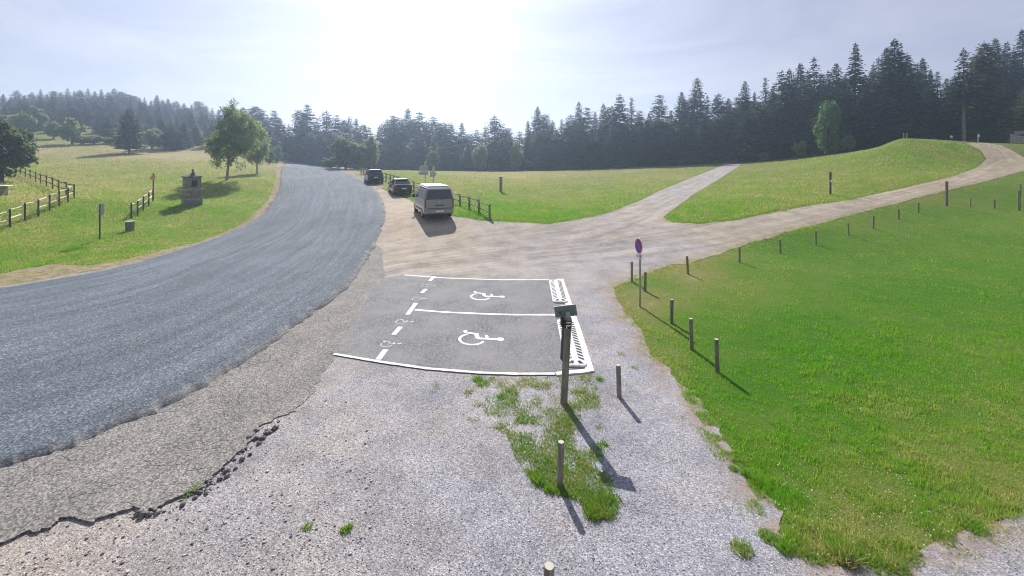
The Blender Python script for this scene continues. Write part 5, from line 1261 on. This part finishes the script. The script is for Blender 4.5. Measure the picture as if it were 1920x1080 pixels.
m = MB(); m.add([(-6*k+x*k, -.034, 12*k+z*k) for x, z in ((-2.6, .9), (-1.2, .1), (0, .7), (1.2, .1), (2.8, 1.0), (1.4, -1.6), (0, -.7), (-1.5, -1.6))], [(0, 1, 7), (1, 2, 6, 7), (2, 3, 5, 6), (3, 4, 5)]); m.build('emblem_mark', MT['white'], em)
loc = at(1834, 61); k = 61/F; h = topz(250.5, 61)-loc.z
t = thing('arrow_sign', 'pale post with a pointed arrow top at the crest of the right track', 'sign', loc)
m = MB(); m.box((0, 0, h*.38), (.13, .10, h*.76+.2)); m.build('post', MT['concrete'], t)
m = MB(); m.prism([(-.17, 0), (.17, 0), (.19, .22), (0, .52), (-.19, .22)], -.03, .03, lambda u, v, d: (u, d-.05, h-.52+v)); m.build('arrow_board', MT['white'], t)
loc = at(1783.5, 60); h = topz(254, 60)-loc.z
t = thing('round_sign', 'small round pale sign on a stick on the grass left of the track crest', 'sign', loc)
m = MB(); m.tube([(0, 0, -.2), (0, 0, h-.2)], [.04, .04], 8); m.build('stick', MT['darkpost'], t)
m = MB(); m.tube([(0, -.06, h-.19), (0, -.02, h-.19)], [.19, .19], 20); m.build('disc', MT['concrete'], t)
loc = at(1886.5, 70); h = topz(240, 70)-loc.z; m = MB(); bollard_mesh(m, h, .09); tag(m.build('tall_stake', [MT['railw'], MT['endgrain']], loc=loc), 'pale tall stake before the forest just left of the hut', 'post')
def bench(px, Y, W_, label, mat, top=.48, rz=.1, cat='bench', name='wooden_bench'):
    loc = at(px, Y); t = thing(name, label, cat, loc, rz)
    m = MB(); m.box((0, 0, top), (W_, .42, .10), 0, 0, .015); m.build('seat', MT[mat], t)
    for s in (-1, 1):
        m = MB(); m.box((s*W_*.36, 0, top/2-.13), (.16, .34, top+.16)); m.build('leg', MT['post'], t)
    return t
bench(1876, 69, 1.15, 'orange lit wooden bench before the forest left of the hut', 'orange')  # tan plank benches, sunlight put into the orange and pale seats
bench(1852, 69, .55, 'short pale bench before the forest right of the arrow sign', 'rail', .55)
bench(1861.5, 69.4, .42, 'tiny pale bench between the two other benches before the forest', 'rail', .5)
loc = at(1879, 69.3); t = thing('play_wheel', 'small pale round play panel on a stick above the orange lit bench', 'play equipment', loc)
m = MB(); m.tube([(0, 0, -.2), (0, 0, .75)], [.05, .05], 8); m.build('stick', MT['orange'], t); m = MB(); m.tube([(0, -.05, .86), (0, .05, .86)], [.20, .20], 18); m.build('disc', MT['concrete'], t)

# ------------------------------------------------------------------ haze
m = MB(); zlo, zhi = -3.0, 52.0
m.add([(x, y, z) for x in (-640, 640) for y in (-640, 640) for z in (zlo, zhi)], [(0, 1, 3, 2), (4, 6, 7, 5), (0, 4, 5, 1), (2, 3, 7, 6), (0, 2, 6, 4), (1, 5, 7, 3)])
hm = bpy.data.materials.new('haze'); hm.use_nodes = True; nt = hm.node_tree; nt.nodes.clear()
ou = nt.nodes.new('ShaderNodeOutputMaterial'); pv = nt.nodes.new('ShaderNodeVolumePrincipled')
pv.inputs['Color'].default_value = (.60, .76, 1.0, 1); pv.inputs['Density'].default_value = 0.0012; pv.inputs['Anisotropy'].default_value = 0.7
nt.links.new(pv.outputs[0], ou.inputs['Volume'])
o = m.build('haze', hm); tag(o, 'thin bluish haze hanging over the whole valley', 'haze', kind='stuff')
